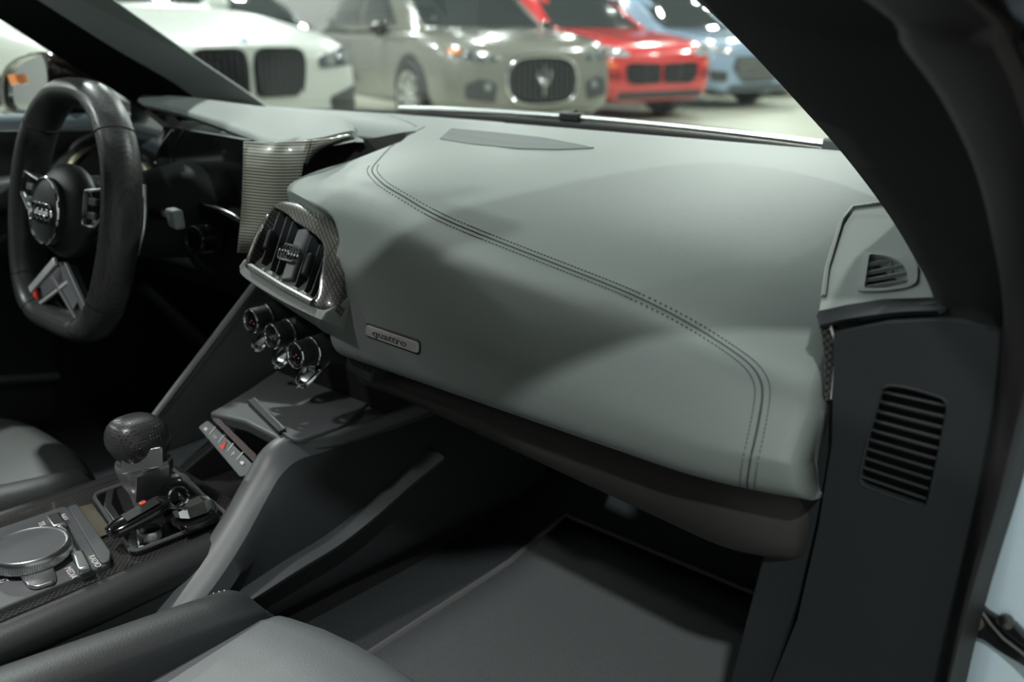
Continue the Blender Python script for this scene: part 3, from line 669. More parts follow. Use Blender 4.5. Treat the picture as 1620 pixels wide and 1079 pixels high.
# airbag pad, emblem
ellipsoid('airbag_pad', wpt(0, -0.002, 0.004), WR*0.076, WU*0.064, WN*0.030, LEB, sw, 14, 32)
obox('pad_core', wpt(0, 0.0, -0.014), WR*0.055, WU*0.045, WN*0.02, BLK, sw, bevel=0.01)
em = lathe('emblem_disc', wpt(0, -0.004, 0.024), WN, [(0.0001, 0), (0.044, 0), (0.044, 0.010), (0.041, 0.012), (0.0001, 0.0125)], LEB, sw, 40)
ring('emblem_rim', wpt(0, -0.004, 0.036), WN, 0.0435, 0.0020, CHROME, em, 40)
for i in range(4):
    ring('emblem_ring', wpt(0.0135*(i-1.5), -0.006, 0.0395), WN, 0.0105, 0.0022, CHROME, em, 24)
for sd in (-1, 1):
    loft('side_spoke', [[wpt(sd*x, y0, -0.006), wpt(sd*x, y0, 0.010), wpt(sd*x, y1, 0.010), wpt(sd*x, y1, -0.006)] for x, y0, y1 in ((0.05, -0.035, 0.035), (0.09, -0.018, 0.034), (0.14, -0.02, 0.045))], LEB, sw, rows=10, bevel=0.003)
    pod = prism('button_pod', rnd([wpt(sd*0.070, 0.030, 0.009), wpt(sd*0.120, 0.038, 0.009), wpt(sd*0.128, 0.012, 0.009), wpt(sd*0.100, -0.010, 0.009), wpt(sd*0.070, -0.010, 0.009)], 0.006), WN*0.005, GLOSS, sw, bevel=0.001)
    tube('pod_rim', rnd([wpt(sd*0.068, 0.032, 0.015), wpt(sd*0.122, 0.040, 0.015), wpt(sd*0.130, 0.012, 0.015), wpt(sd*0.100, -0.012, 0.015), wpt(sd*0.068, -0.012, 0.015)], 0.006), 0.0018, SILV, pod, 6, True)
    for q in (-0.002, 0.016):
        obox('button', wpt(sd*0.095, q+0.004, 0.016), WR*0.010, WU*0.0045, WN*0.002, TRIM, pod, bevel=0.001)
    # lower spoke: two silver strips around a dark insert
    a0, a1 = wpt(sd*0.014, -0.073, 0.006), wpt(sd*0.104, -0.138, 0.006)
    b0, b1 = wpt(sd*-0.024, -0.096, 0.006), wpt(sd*0.075, -0.150, 0.006)
    sp_ = prism('lower_spoke', [a0, a1, b1, b0], WN*-0.012, LEB, sw, bevel=0.002)
    strip = SPOKE if sd < 0 else TRIM
    bar('silver_strip', a0+WN*0.004, a1+WN*0.004, 0.012, 0.006, strip, sp_, up=WN, bevel=0.0015)
    bar('silver_strip', b0+WN*0.003, b1+WN*0.003, 0.005, 0.005, strip, sp_, up=WN, bevel=0.001)
    prism('spoke_inlay', [a0*0.75+b0*0.25+WN*0.001, a0*0.42+a1*0.38+b1*0.2+WN*0.001, b0*0.35+b1*0.45+a1*0.2+WN*0.001, b0*0.85+a0*0.15+WN*0.001], WN*0.003, mat('grey_gloss', (0.16, 0.16, 0.18), 0.15), sp_)
    if sd < 0:
        prism('spoke_badge', [wpt(-0.088, -0.125, 0.008), wpt(-0.070, -0.124, 0.008), wpt(-0.064, -0.136, 0.008), wpt(-0.082, -0.137, 0.008)], WN*0.003, REDP, sp_)
    # shift paddle
    prism('shift_paddle', rnd([wpt(sd*0.088, 0.045, -0.036), wpt(sd*0.118, 0.052, -0.036), wpt(sd*0.128, 0.0, -0.036), wpt(sd*0.116, -0.042, -0.036), wpt(sd*0.088, -0.03, -0.036)], 0.008), WN*-0.005, BLK, sw, bevel=0.001)
    tube('paddle_edge', cr([wpt(sd*0.1205, 0.050, -0.037), wpt(sd*0.1265, 0.02, -0.037), wpt(sd*0.1275, -0.01, -0.037), wpt(sd*0.1175, -0.042, -0.037)], 16), 0.0028, SILV, sw, 8)
lathe('wheel_boss', wpt(0, 0, -0.012), -WN, [(0.045, 0), (0.050, 0.02), (0.052, 0.035), (0.03, 0.037)], DARK, sw, 28)

# ------------------------------------------------------------------ centre console
con = thing('centre_console', (0.02, -0.1, 0.38), 'dark centre console with storage shelf, climate dials and carbon trim between the seats', 'console')
# side wing rising to the vents
wa, wb = V((-0.134,-0.085,0.586)), V((-0.089,0.055,0.747))
wing = prism('side_wing', [wa, wb, wb+V((-0.005, 0.07, 0)), V((-0.11, 0.12, 0.60)), V((-0.12, 0.02, 0.55)), V((-0.135, -0.085, 0.54))], (-0.018, 0.0, 0), TRIM, con, bevel=0.004)
tube('wing_edge_highlight', [wa+V((-0.004, -0.004, 0)), wa*0.5+wb*0.5+V((-0.004, -0.005, -0.001)), wb+V((-0.004, -0.003, 0))], 0.0052, mat('lighter_edge_grey', (0.13, 0.145, 0.15), 0.4), con, 10)  # lighter grey strip paints the lit line along the wing's edge
prism('stack_back', [(-0.11, 0.075, 0.60), (0.12, 0.075, 0.60), (0.12, 0.060, 0.77), (-0.09, 0.075, 0.77)], (0, 0.02, 0), VOID, con)
# climate dials
def dial(F, B):
    F, B = V(F), V(B); ax = V((0, -1, 0.06)).normalized()
    d = lathe('climate_dial', F, ax, [(0.0001, -0.022), (0.0155, -0.022), (0.0152, -0.010), (0.0148, -0.002), (0.0138, 0.0), (0.0125, -0.002), (0.0001, -0.003)], BLK, con, 32)
    ring('dial_rim', F, ax, 0.0140, 0.0017, CHROME, d, 32)
    ring('dial_base_ring', F-ax*0.021, ax, 0.0162, 0.0014, CHROME, d, 32)
    lathe('dial_face', F-ax*0.0025, ax, [(0.0001, 0), (0.0125, 0), (0.0125, 0.0008), (0.0001, 0.001)], GLOSS, d, 24)
    for k in range(3):
        obox('face_mark', F-ax*0.0012+V((0.004*(k-1), 0, -0.003+0.003*(k % 2))), (0.0011, 0, 0), (0, 0.0002, 0), (0, 0, 0.0004), mat('amber_print', (0.55, 0.25, 0.15), 0.6), d)
    loft('dial_mount', lathe_rows(F-ax*0.022, ax, [(0.0165, 0), (0.018, -0.02), (0.024, -0.05)], 24), DARK, d)
    # chrome toggle cup under the dial
    p = F+V((0, 0.012, -0.017))
    path = cr([p+V((-0.011, 0.030, 0.006)), p+V((-0.0115, 0.006, -0.008)), p+V((-0.0085, -0.006, -0.017)), p+V((0, -0.010, -0.020)), p+V((0.0085, -0.006, -0.017)), p+V((0.0115, 0.006, -0.008)), p+V((0.011, 0.034, 0.008))], 28)
    tube('toggle_cup', path, 0.0030, CHROME, d, 8)
    prism('toggle_plate', [p+V((-0.008, -0.004, -0.016)), p+V((0.008, -0.004, -0.016)), p+V((0.010, 0.010, -0.010)), p+V((-0.010, 0.010, -0.010))], (0, 0.002, 0.003), SILV, d)
    obox('toggle_rocker', p+V((0, 0.012, -0.004)), (0.007, 0, 0), (0, 0.004, 0), (0, 0, 0.006), GLOSS, d, bevel=0.001)
dial((-0.032,0,0.72), (-0.034,0.02,0.721))
dial((0.033,-0.015,0.718), (0.03,0.005,0.715))
dial((0.098,-0.03,0.714), (0.093,-0.01,0.711))
# storage shelf and its lid
shelf = [(-0.037,-0.065,0.62), (-0.046,-0.04,0.62), (-0.07,0.013,0.62), (-0.105, 0.08, 0.62), (-0.105, 0.12, 0.62), (0.13, 0.15, 0.62), (0.125, 0.0, 0.62), (0.108, -0.045, 0.62), (0.09,-0.054,0.62), (0.015,-0.051,0.62)]
prism('shelf', shelf, (0, 0.004, -0.018), TRIM, con, bevel=0.004)
prism('shelf_lid', rnd([(-0.031,-0.016,0.624), (-0.043,0.019,0.624), (-0.043,0.117,0.624), (0.069,0.109,0.624), (0.12,0.014,0.624), (0.116,-0.048,0.624), (0.097,-0.049,0.624)], 0.012), (0, 0, -0.004), TRIM, con, bevel=0.001)
bar('lid_pull', (-0.023,-0.016,0.624), (0.086,-0.046,0.624), 0.009, 0.005, BLK, con, bevel=0.0015)
bar('lid_pull_edge', (-0.021,-0.012,0.626), (0.086,-0.043,0.626), 0.0035, 0.004, MATS['lighter_edge_grey'], con, bevel=0.001)
# flank sweeping from the shelf down beside the passenger footwell
YS = [-0.34, -0.28, -0.24, -0.20, -0.165, -0.13, -0.10, -0.075, -0.05, -0.02, 0.04, 0.12, 0.22, 0.34]
def ztop(y): return interp(y, [-0.34, -0.245, -0.149, -0.10, -0.075, -0.05, 0.34], [0.42, 0.483, 0.549, 0.590, 0.612, 0.621, 0.60])
secs = []; sec2 = []
for y in YS:
    z = ztop(y); fwd = max(0, y)*0.05
    xi = interp(y, [-0.34, -0.15, -0.09, -0.05, 0.34], [0.112, 0.098, 0.083, 0.080, 0.078])
    zz = z-0.44
    secs.append([V((xi, y, z-0.022)), V((xi, y, z-0.004)), V((xi+0.006, y, z)), V((xi+0.020, y, z-0.003)), V((xi+0.034, y, z-0.014)), V((xi+0.040, y, z-0.026)), V((xi+0.02, y, z-0.03))])
    sec2.append([V((xi+0.038, y, z-0.020)), V((xi+0.045+fwd, y, z-0.038)), V((0.130+fwd, y, z-max(0.05, zz*0.45))), V((0.132+fwd, y, 0.45)), V((0.10+fwd*0.5, y, 0.41)), V((0.085+fwd*0.3, y, 0.37)), V((0.05, y, 0.37)), V((0.05, y, z-0.05))])
loft('arch', secs, TRIM, con, rows=48, ang=60)
loft('flank', sec2, FLANK, con, rows=48, ang=60)  # black plastic, with the flank's shadow put into its darker colour
# ledge along the foot of the flank
led = cr([(0.15,-0.215,0.474), (0.152,-0.157,0.481), (0.155,-0.087,0.493), (0.156,-0.027,0.501), (0.158,0.027,0.517), (0.16,0.076,0.536), (0.165,0.129,0.556)], 40)
loft('lower_ledge', [[p+V((-0.03, 0, 0.004)), p+V((-0.010, 0, 0.003)), p+V((-0.002, 0, 0.0)), p+V((-0.004, 0, -0.006)), p+V((-0.04, 0, -0.03))] for p in led], mat('ledge_plastic', (0.055, 0.06, 0.064), 0.5), con, ang=50)
# deck with carbon top, padded rolls either side
prism('deck', [(-0.125, -0.62, 0.54), (0.088, -0.62, 0.54), (0.088, -0.09, 0.54), (-0.105, -0.085, 0.54)], (0, 0, -0.03), CARBD, con)
def roll(name, path, r, m): return tube(name, cr(path, 24), r, m, con, 14)
roll('padded_edge', [(0.098, -0.66, 0.520), (0.099, -0.40, 0.522), (0.100, -0.25, 0.524), (0.098, -0.152, 0.526)], 0.0195, LEB)
roll('padded_edge', [(-0.135, -0.66, 0.525), (-0.135, -0.40, 0.525), (-0.132, -0.12, 0.525)], 0.012, BLK)
prism('side_panel', [(0.113, -0.66, 0.512), (0.113, -0.14, 0.515), (0.113, -0.14, 0.36), (0.113, -0.66, 0.36)], (-0.02, 0, 0), LEB, con, bevel=0.003)
prism('side_panel', [(-0.14, -0.66, 0.515), (-0.14, -0.06, 0.515), (-0.12, 0.10, 0.6), (-0.12, 0.10, 0.36), (-0.14, -0.66, 0.36)], (0.02, 0, 0), LEB, con, bevel=0.003)
box('core', (0.0, -0.1, 0.42), (0.21, 0.9, 0.16), VOID, con)
# switch bar under the shelf edge
SN = V((0, -0.7, 0.7)).normalized()
swb = prism('switch_bar', rnd([(-0.047,-0.072,0.598), (-0.038,-0.063,0.607), (0.079,-0.079,0.591), (0.085,-0.085,0.585), (0.071,-0.092,0.578)], 0.004), SN*0.005, mat('switch_grey', (0.10, 0.11, 0.12), 0.45), con, bevel=0.001)
for a, b in (((-0.011,-0.071,0.599), (-0.021,-0.07,0.6)),):
    pass
sx = V((0.066,-0.082,0.588))-V((-0.035,-0.07,0.6)); s0 = V((-0.035,-0.07,0.6))
su = SN.cross(sx).normalized()*-1
if su.z < 0: su = -su
for i in range(4):
    c = s0+sx*((i+0.72)/4.4)+SN*0.0052
    obox('switch_divider', c+su*0.004, sx.normalized()*0.0006, su*0.0055, SN*0.0004, WHITE, swb)
def icon(i): return s0+sx*((i+0.2)/4.4)+SN*0.0054
t0 = icon(2); xn = sx.normalized()
prism('hazard_icon', [t0-xn*0.0055-su*0.004, t0+xn*0.0055-su*0.004, t0+su*0.006], SN*0.0005, REDP, swb)
lettering('switch_icon', 'OFF', icon(1), xn, su, 0.0055, WHITE, swb, 0.0003)
lettering('switch_icon', 'P', icon(3), xn, su, 0.0075, WHITE, swb, 0.0003)
for i in (0, 4):
    c = icon(i)
    prism('switch_icon', [c-xn*0.004, c-xn*0.001+su*0.002, c+xn*0.003+su*0.002, c+xn*0.004-su*0.001, c-xn*0.002-su*0.002], SN*0.0005, WHITE, swb)
prism('gloss_strip', [(-0.036,-0.061,0.611), (-0.021,-0.059,0.613), (0.074,-0.072,0.6), (0.083,-0.079,0.593)], SN*0.003, mat('red_reflection_gloss', (0.03, 0.007, 0.006), 0.4, spec=0.25), con)  # dark red base paints a reddish reflection into the gloss strip

# ------------------------------------------------------------------ rotary controller on the console
ZD = 0.5465
pan = thing('rotary_controller', (-0.01, -0.32, 0.54), 'round silver rimmed control dial on grey panel behind the gear lever', 'controller')
prism('control_panel', rnd([(-0.079,-0.226,0.546), (0.076,-0.248,0.546), (0.078, -0.47, 0.5465), (-0.082, -0.47, 0.5465)], 0.010), (0, 0, -0.010), TRIM, pan, bevel=0.002)
prism('raised_edge', rnd([(-0.069,-0.229,0.549), (-0.066,-0.219,0.549), (0.06,-0.242,0.549), (0.076,-0.251,0.549), (0.074,-0.259,0.549)], 0.004), (0, 0, -0.004), TRIM, pan, bevel=0.0015)
dc = V((0.013,-0.301,0.566)); dc = V((dc.x, dc.y, 0.5465))
lathe('knurled_ring', dc, (0, 0, 1), [(0.030, 0), (0.0345, 0.001), (0.0375, 0.004), (0.0385, 0.006), (0.0385, 0.013), (0.0370, 0.0165), (0.0355, 0.0175), (0.0335, 0.0165)], SILV, pan, 56)
vs_, fs = [], []
for i in range(110):
    a = 2*math.pi*i/110; d = V((math.cos(a), math.sin(a), 0)); t = V((-d.y, d.x, 0)); k = len(vs_)
    for z in (0.0065, 0.0125):
        vs_ += [dc+d*0.0384-t*0.0006+V((0, 0, z)), dc+d*0.0392+V((0, 0, z)), dc+d*0.0384+t*0.0006+V((0, 0, z))]
    fs += [(k, k+1, k+4, k+3), (k+1, k+2, k+5, k+4)]
kn = obj('knurling', vs_, fs, SILV, pan, flat=True); kn['kind'] = 'stuff'
lathe('touch_disc', dc, (0, 0, 1), [(0.0001, 0.010), (0.0338, 0.010), (0.0338, 0.0165), (0.0001, 0.0170)], mat('touch_pad_grey', (0.075, 0.085, 0.092), 0.6), pan, 48)
prism('silver_key', rnd([(0.033,-0.323,0.551), (0.04,-0.306,0.551), (0.045,-0.294,0.551), (0.065,-0.299,0.551), (0.076,-0.305,0.551), (0.073,-0.321,0.551), (0.066,-0.325,0.551)], 0.004), (0, 0, -0.004), SILV, pan, bevel=0.001)
def toggle(a, b, w):
    a, b = V(a), V(b)
    return bar('toggle_key', a, b, w, 0.008, SILV, pan, bevel=0.0025)
toggle((-0.051,-0.252,0.552), (-0.021,-0.257,0.552), 0.014)
toggle((0.045,-0.269,0.552), (0.082,-0.278,0.552), 0.012)
tube('toggle_link', cr([(-0.023,-0.256,0.551), (-0.004,-0.257,0.55), (0.021,-0.263,0.55), (0.044,-0.269,0.551)], 16), 0.0040, SILV, pan, 8)
prism('toggle_recess', [(-0.067,-0.25,0.547), (-0.061,-0.239,0.547), (0.068,-0.268,0.547), (0.076,-0.28,0.547)], (0, 0, 0.0006), BLK, pan)
for s, c, hgt in (('RADIO', (0.072,-0.264,0.552), 0.0085), ('MEDIA', (0.067,-0.286,0.547), 0.0085), ('NAV', (-0.042,-0.244,0.551), 0.0085), ('TEL', (-0.052,-0.264,0.547), 0.0085)):
    lettering('key_lettering', s, c, (1, -0.16, 0), (0.16, 1, 0), hgt, WHITE, pan, 0.0003)
lettering('back_symbol', 'L>', (0.033,-0.337,0.547), (0, -1, 0), (1, 0, 0), 0.010, WHITE, pan, 0.0003)

# ------------------------------------------------------------------ gear lever
gl = thing('gear_lever', (-0.01, -0.17, 0.54), 'black leather gear lever with chrome neck and silver plaque in gloss surround', 'gear lever')
prism('surround', rnd([(0.078,-0.118,0.546), (-0.083,-0.096,0.546), (-0.086,-0.195,0.546), (0.074,-0.228,0.546)], 0.012), (0, 0, -0.006), GLOSS, gl, bevel=0.001)
tube('surround_rim', rnd([(0.078,-0.118,0.546), (-0.08,-0.098,0.546), (-0.081,-0.195,0.546), (0.074,-0.227,0.546)], 0.012), 0.0022, TRIM, gl, 6, True)
tube('gate_frame', cr([(-0.052,-0.129,0.548), (-0.048,-0.103,0.548), (-0.017,-0.106,0.548), (0.02,-0.113,0.548), (0.057,-0.122,0.548), (0.072,-0.14,0.548)], 30), 0.0030, SILV, gl, 8)
prism('gate_bracket', [(-0.073,-0.182,0.548), (-0.074,-0.173,0.548), (-0.04,-0.192,0.548), (0.012,-0.204,0.548), (0.014,-0.212,0.548), (-0.041,-0.201,0.548)], (0, 0, -0.004), SILV, gl, bevel=0.001)
prism('gaiter_well', rnd([(-0.07,-0.173,0.548), (-0.069,-0.129,0.548), (0.01,-0.133,0.548), (0.02,-0.202,0.548)], 0.01), (0, 0, 0.001), BLK, gl)
k0 = V((-0.002, -0.167, 0.626))
# neck: tapered and slightly turned
loft('neck', [[V((k0.x+a*w, k0.y+b*d, z)) for a, b in ((-1, -0.6), (-0.6, -1), (0.6, -1), (1, -0.6), (1, 0.6), (0.6, 1), (-0.6, 1), (-1, 0.6))] for z, w, d in ((0.545, 0.010, 0.014), (0.565, 0.013, 0.017), (0.580, 0.021, 0.023), (0.598, 0.025, 0.026), (0.606, 0.024, 0.025))], SILV, gl, ang=30, rows=14)
obox('neck_face', (k0.x+0.024, k0.y-0.01, 0.585), (0.002, 0, 0.004), (0, 0.014, 0), (0.004, 0, 0.014), SILV, gl, bevel=0.002)
# knob: rounded, longer front to back, raked
kn_s = []
for i in range(13):
    t = i/12; th = math.pi*(0.04+0.92*t); w = 0.0305*math.sin(th)**0.55*(1-0.22*(t-0.4)**2*1.0)*(0.80+0.20*min(1, (1-t)*2)); z = k0.z+0.003+0.028*math.cos(th)
    kn_s.append([V((k0.x+w*math.copysign(abs(math.cos(a))**0.75, math.cos(a)), k0.y-0.006*(1-t)+w*1.06*math.copysign(abs(math.sin(a))**0.75, math.sin(a)), z)) for a in [2*math.pi*q/36 for q in range(36)]])
loft('knob', kn_s, PERF, gl, ang=80)
kx, ky = V((0.82, -0.57, 0)), V((0.10, 0.14, 0.985))
ky.normalize(); kz = kx.cross(ky)
pc = k0+V((0.0195, -0.0165, -0.006))
prism('plaque', rnd([pc+V((-0.013, -0.012, -0.018)), pc+V((0.014, 0.022, -0.012)), pc+V((0.013, 0.024, 0.010)), pc+V((-0.010, -0.010, 0.006))], 0.003), V((0.0045, -0.003, 0)), SILV, gl, bevel=0.001)
# start dial beside the lever
sd_ = V((0.058,-0.198,0.549))
lathe('start_dial', sd_-V((0, 0, 0.003)), (0, 0, 1), [(0.0135, 0), (0.0135, 0.008), (0.0125, 0.010), (0.0112, 0.010), (0.0112, 0.0075), (0.0001, 0.0078)], SILV, gl, 28)
lathe('dial_top', sd_+V((0, 0, 0.0045)), (0, 0, 1), [(0.0110, 0), (0.0110, 0.0015), (0.0001, 0.002)], BLK, gl, 24)
lettering('dial_lettering', 'II', (0.069,-0.215,0.546), (1, -0.2, 0), (0.2, 1, 0), 0.007, WHITE, gl, 0.0003)
prism('carbon_strip', [(-0.069,-0.217,0.542), (-0.066,-0.203,0.542), (0.013,-0.218,0.542), (0.013,-0.232,0.542)], (0, 0, 0.001), mat('beige_reflection_gloss', (0.12, 0.115, 0.08), 0.15, coat=1.0), con)  # beige tone paints a lit reflection on the carbon strip

# ------------------------------------------------------------------ keys lying on the lever surround
kf = thing('car_key', (0.05, -0.2, 0.55), 'black remote car key with chrome edge and orange dot lying by the gear lever', 'key')
ka, kb = V((0.049,-0.238,0.562)), V((0.056,-0.173,0.578))
kd = (kb-ka).normalized(); ks = kd.cross(V((0, 0, 1))).normalized(); ku = ks.cross(kd)
Lk = (kb-ka).length
secs = []
for t, w, h in ((0, 0.006, 0.003), (0.06, 0.011, 0.006), (0.25, 0.0145, 0.0075), (0.6, 0.0150, 0.0075), (0.9, 0.0125, 0.0070), (1.0, 0.009, 0.0045)):
    c = ka+kd*(Lk*t); secs.append([c+ks*(w*math.cos(a))+ku*(h*math.copysign(abs(math.sin(a))**0.7, math.sin(a))) for a in [2*math.pi*q/20 for q in range(20)]])
loft('key_shell', secs, GLOSS, kf, rows=24, ang=60)
tube('chrome_edge', cr([ka+kd*(Lk*t)-ks*(w*0.96)+ku*0.003 for t, w in ((0.0, 0.004), (0.06, 0.010), (0.25, 0.0140), (0.6, 0.0145), (0.92, 0.012))], 24), 0.0013, CHROME, kf, 6)
prism('grip_panel', [ka+kd*(Lk*t)+ks*w+ku*0.0072 for t, w in ((0.3, -0.008), (0.85, -0.007), (0.85, 0.009), (0.3, 0.010))], ku*0.0012, BLK, kf, bevel=0.0008)
lathe('orange_dot', ka+kd*(Lk*0.66)-ks*0.008+ku*0.0075, ku, [(0.0001, 0), (0.0036, 0), (0.0036, 0.0012), (0.0001, 0.0014)], mat('orange_enamel', (0.85, 0.10, 0.03), 0.3, coat=1.0), kf, 16)
bar('key_blade', kb+V((-0.020, -0.012, -0.012)), kb+V((0.02, 0.01, -0.006)), 0.006, 0.002, CHROME, kf)
kr = thing('key_ring', (0.05, -0.165, 0.57), 'thin steel split ring joining the two keys', 'key ring')
ring('split_ring', kb+V((0.012, 0.006, 0.006)), (0.5, -0.6, 0.5), 0.0105, 0.0009, CHROME, kr, 28, 6)
ring('split_ring_coil', kb+V((0.0125, 0.0052, 0.0068)), (0.5, -0.6, 0.5), 0.0105, 0.0009, CHROME, kr, 28, 6)
k2 = thing('chrome_key_fob', (0.085, -0.15, 0.55), 'faceted chrome key fob lying against the gear surround', 'key fob')
c2a = V((0.067,-0.154,0.566))
loft('fob_shell', [[c2a+V((a*w, y, h*b)) for a, b in ((-1, -0.5), (-0.7, 0.7), (0, 1), (0.7, 0.7), (1, -0.5), (0, -1))] for y, w, h in ((-0.018, 0.008, 0.005), (-0.010, 0.013, 0.009), (0.010, 0.014, 0.010), (0.020, 0.009, 0.006))], CHROME, k2, ang=10)
obox('fob_base', c2a+V((0.006, 0.0, -0.012)), (0.016, 0, 0), (0, 0.02, 0), (0, 0, 0.005), GLOSS, k2, bevel=0.002)
ring('fob_loop', c2a+V((-0.012, -0.004, 0.008)), (0.2, 1, 0.3), 0.007, 0.0012, CHROME, k2, 20, 6)

# ------------------------------------------------------------------ footwell, carpet and mat
ft = []
for y, z in ((-0.70, 0.375), (-0.1, 0.375), (0.20, 0.378), (0.34, 0.40), (0.46, 0.47), (0.56, 0.58), (0.60, 0.72)):
    ft.append([V((x, y, z)) for x in (0.05, 0.2, 0.4, 0.6, 0.72)])
loft('footwell_carpet', ft, CARPET, body, closed=False, rows=30, solid=0.01, ang=60)
loft('footwell_carpet', [[V((-x, p.y, p.z)) for x in (0.05, 0.3, 0.74)] for p in [r[0] for r in ft]], CARPET, body, closed=False, rows=30, solid=0.01, ang=60)
prism('footwell_side', [(0.665, 0.075, 0.37), (0.665, 0.60, 0.37), (0.665, 0.60, 0.72), (0.665, 0.075, 0.72)], (0.02, 0, 0), CARPET, body)
prism('footwell_side', [(-0.725, 0.02, 0.36), (-0.725, 0.62, 0.36), (-0.725, 0.62, 0.86), (-0.725, 0.12, 0.86)], (-0.02, 0, 0), BLK, body)
box('light_block_plate', (0, 0.41, 0.79), (1.40, 0.42, 0.02), BLK, body)  # unseen plate added to stop light leaking into the footwell
prism('tunnel_side', [(0.10, 0.30, 0.37), (0.13, 0.60, 0.37), (0.13, 0.60, 0.72), (0.10, 0.30, 0.62)], (-0.02, 0, 0), CARPET, body)
mt = thing('floor_mat', (0.4, 0.1, 0.376), 'dark grey carpet mat with bound edge on the passenger floor', 'floor mat')
mo = [V((0.222,-0.096,0.386)), V((0.217,-0.043,0.386)), V((0.197,0.185,0.386)), V((0.194,0.205,0.386)), V((0.21, 0.33, 0.405)), V((0.60, 0.33, 0.405)), V((0.64, 0.26, 0.39)), V((0.64, -0.10, 0.386)), V((0.21, -0.14, 0.386))]
mgrid = []
for i in range(13):
    y = -0.16+0.49*i/12; z = interp(y, [-0.16, 0.2, 0.33], [0.388, 0.390, 0.408])
    mgrid.append([V((0.214-0.02*t_+0.43*j/8*1.0, y, z)) for j in range(9) for t_ in (i/12,)])
v, f = grid(mgrid); obj('mat_pile', v, f, MATM, mt, solid=0.006)
tube('mat_binding', [r[0] for r in mgrid]+mgrid[-1][1:]+[r[-1] for r in reversed(mgrid[:-1])]+list(reversed(mgrid[0][1:-1])), 0.0040, mat('mat_edging', (0.12, 0.115, 0.12), 0.8), mt, 6, True)

# ------------------------------------------------------------------ seats
def seat(name, x0, label, front_y, zc, cush):
    s = thing(name, (x0, front_y-0.25, 0.375), label, 'car seat')
    ins = []
    for t in (0, 0.008, 0.02, 0.035, 0.05, 0.075, 0.1, 0.2, 0.3, 0.4, 0.5, 0.6, 0.8, 1):
        y = front_y-0.46*t
        z = zc+interp(t, [0, 0.02, 0.05, 0.10, 0.5, 1], [-0.085, -0.022, -0.006, 0.0, -0.006, -0.03]); hw = interp(t, [0, 0.08, 1], [0.135, 0.145, 0.15])
        if t == 0: y -= 0.002
        ins.append([V((x0+a*hw, y+(-0.015*a*a if t < 0.2 else 0), z-0.008*abs(a)**3)) for a in (-1, -0.97, -0.9, -0.6, -0.3, 0, 0.3, 0.6, 0.9, 0.97, 1)])
    v, f = grid(ins); obj('cushion', v, f, cush, s, ang=60, solid=0.02)
    for sd in (-1, 1):
        b = []
        for i in range(13):
            t = i/12; y = front_y-0.012-0.50*t; hb = interp(t, [0, 0.03, 0.1, 0.6, 1], [-0.06, -0.006, 0.0, 0.03, 0.05])
            xi = x0+sd*0.140
            b.append([V((xi+sd*x, y-0.03*(x/0.08)**2*(1-t), zc+hb*k_+z_)) for x, k_, z_ in ((0.0, 0.2, -0.05), (0.0, 0.7, -0.006), (0.012, 1, 0.004), (0.035, 1, 0.010), (0.060, 1, 0.002), (0.075, 0.8, -0.03), (0.078, 0.3, -0.09), (0.04, 0, -0.11))])
        loft('side_bolster', b, LEB, s, cols=28, ang=70)
        if cush is LEI and sd < 0:      # pale stitches round the front of the inner bolster
            bb = bvh_of(*grid([cr([V(q) for q in r], 28, True) for r in b], True, True)); vs_, fs = [], []
            for i in range(20):
                t = i/19; x, y = x0-0.150-0.045*t, front_y-0.030-0.045*t*t
                h, nr, _, _ = bb.ray_cast(V((x, y, 2)), V((0, 0, -1)))
                if h is None: continue
                k = len(vs_)
                for dx in (-1, 1):
                    for dy, dz in ((-1, -1), (1, -1), (1, 1), (-1, 1)): vs_.append(h+V((0.0008*dx, 0.0006*dy, 0.0005*dz)))
                fs += [(k, k+1, k+2, k+3), (k+7, k+6, k+5, k+4)]+[(k+a_, k+(a_+1) % 4, k+4+(a_+1) % 4, k+4+a_) for a_ in range(4)]
            st_ = obj('bolster_stitching', vs_, fs, STITCHL, s, flat=True); st_['kind'] = 'stuff'
    prism('seat_base', [(x0-0.19, front_y-0.05, zc-0.06), (x0+0.19, front_y-0.05, zc-0.06), (x0+0.19, front_y-0.5, zc-0.06), (x0-0.19, front_y-0.5, zc-0.06)], (0, 0, -(zc-0.06-0.387)), BLK, s)
    bk = []
    for i in range(13):
        t = i/12; z = zc+0.0+0.60*t; y = front_y-0.48-0.22*t; hw = interp(t, [0, 0.2, 0.6, 0.78, 0.85, 1], [0.20, 0.225, 0.225, 0.16, 0.13, 0.10]); d = 0.05
        bk.append([V((x0+hw*a, y+0.035*abs(a)**2*(1 if t < 0.75 else 0.2)+dy, z)) for a, dy in ((-1, 0), (-0.7, 0.01), (0, 0), (0.7, 0.01), (1, 0), (0.8, -d*1.6), (0, -d*2), (-0.8, -d*1.6))])
    loft('backrest', bk, LEB, s, cols=32, rows=24, ang=70)
    return s
seat('passenger_seat', 0.375, 'charcoal leather passenger seat cushion with black stitched bolster', -0.125, 0.526, LEI)
seat('driver_seat', -0.375, 'black leather driver seat behind the steering wheel', -0.10, 0.515, LES)

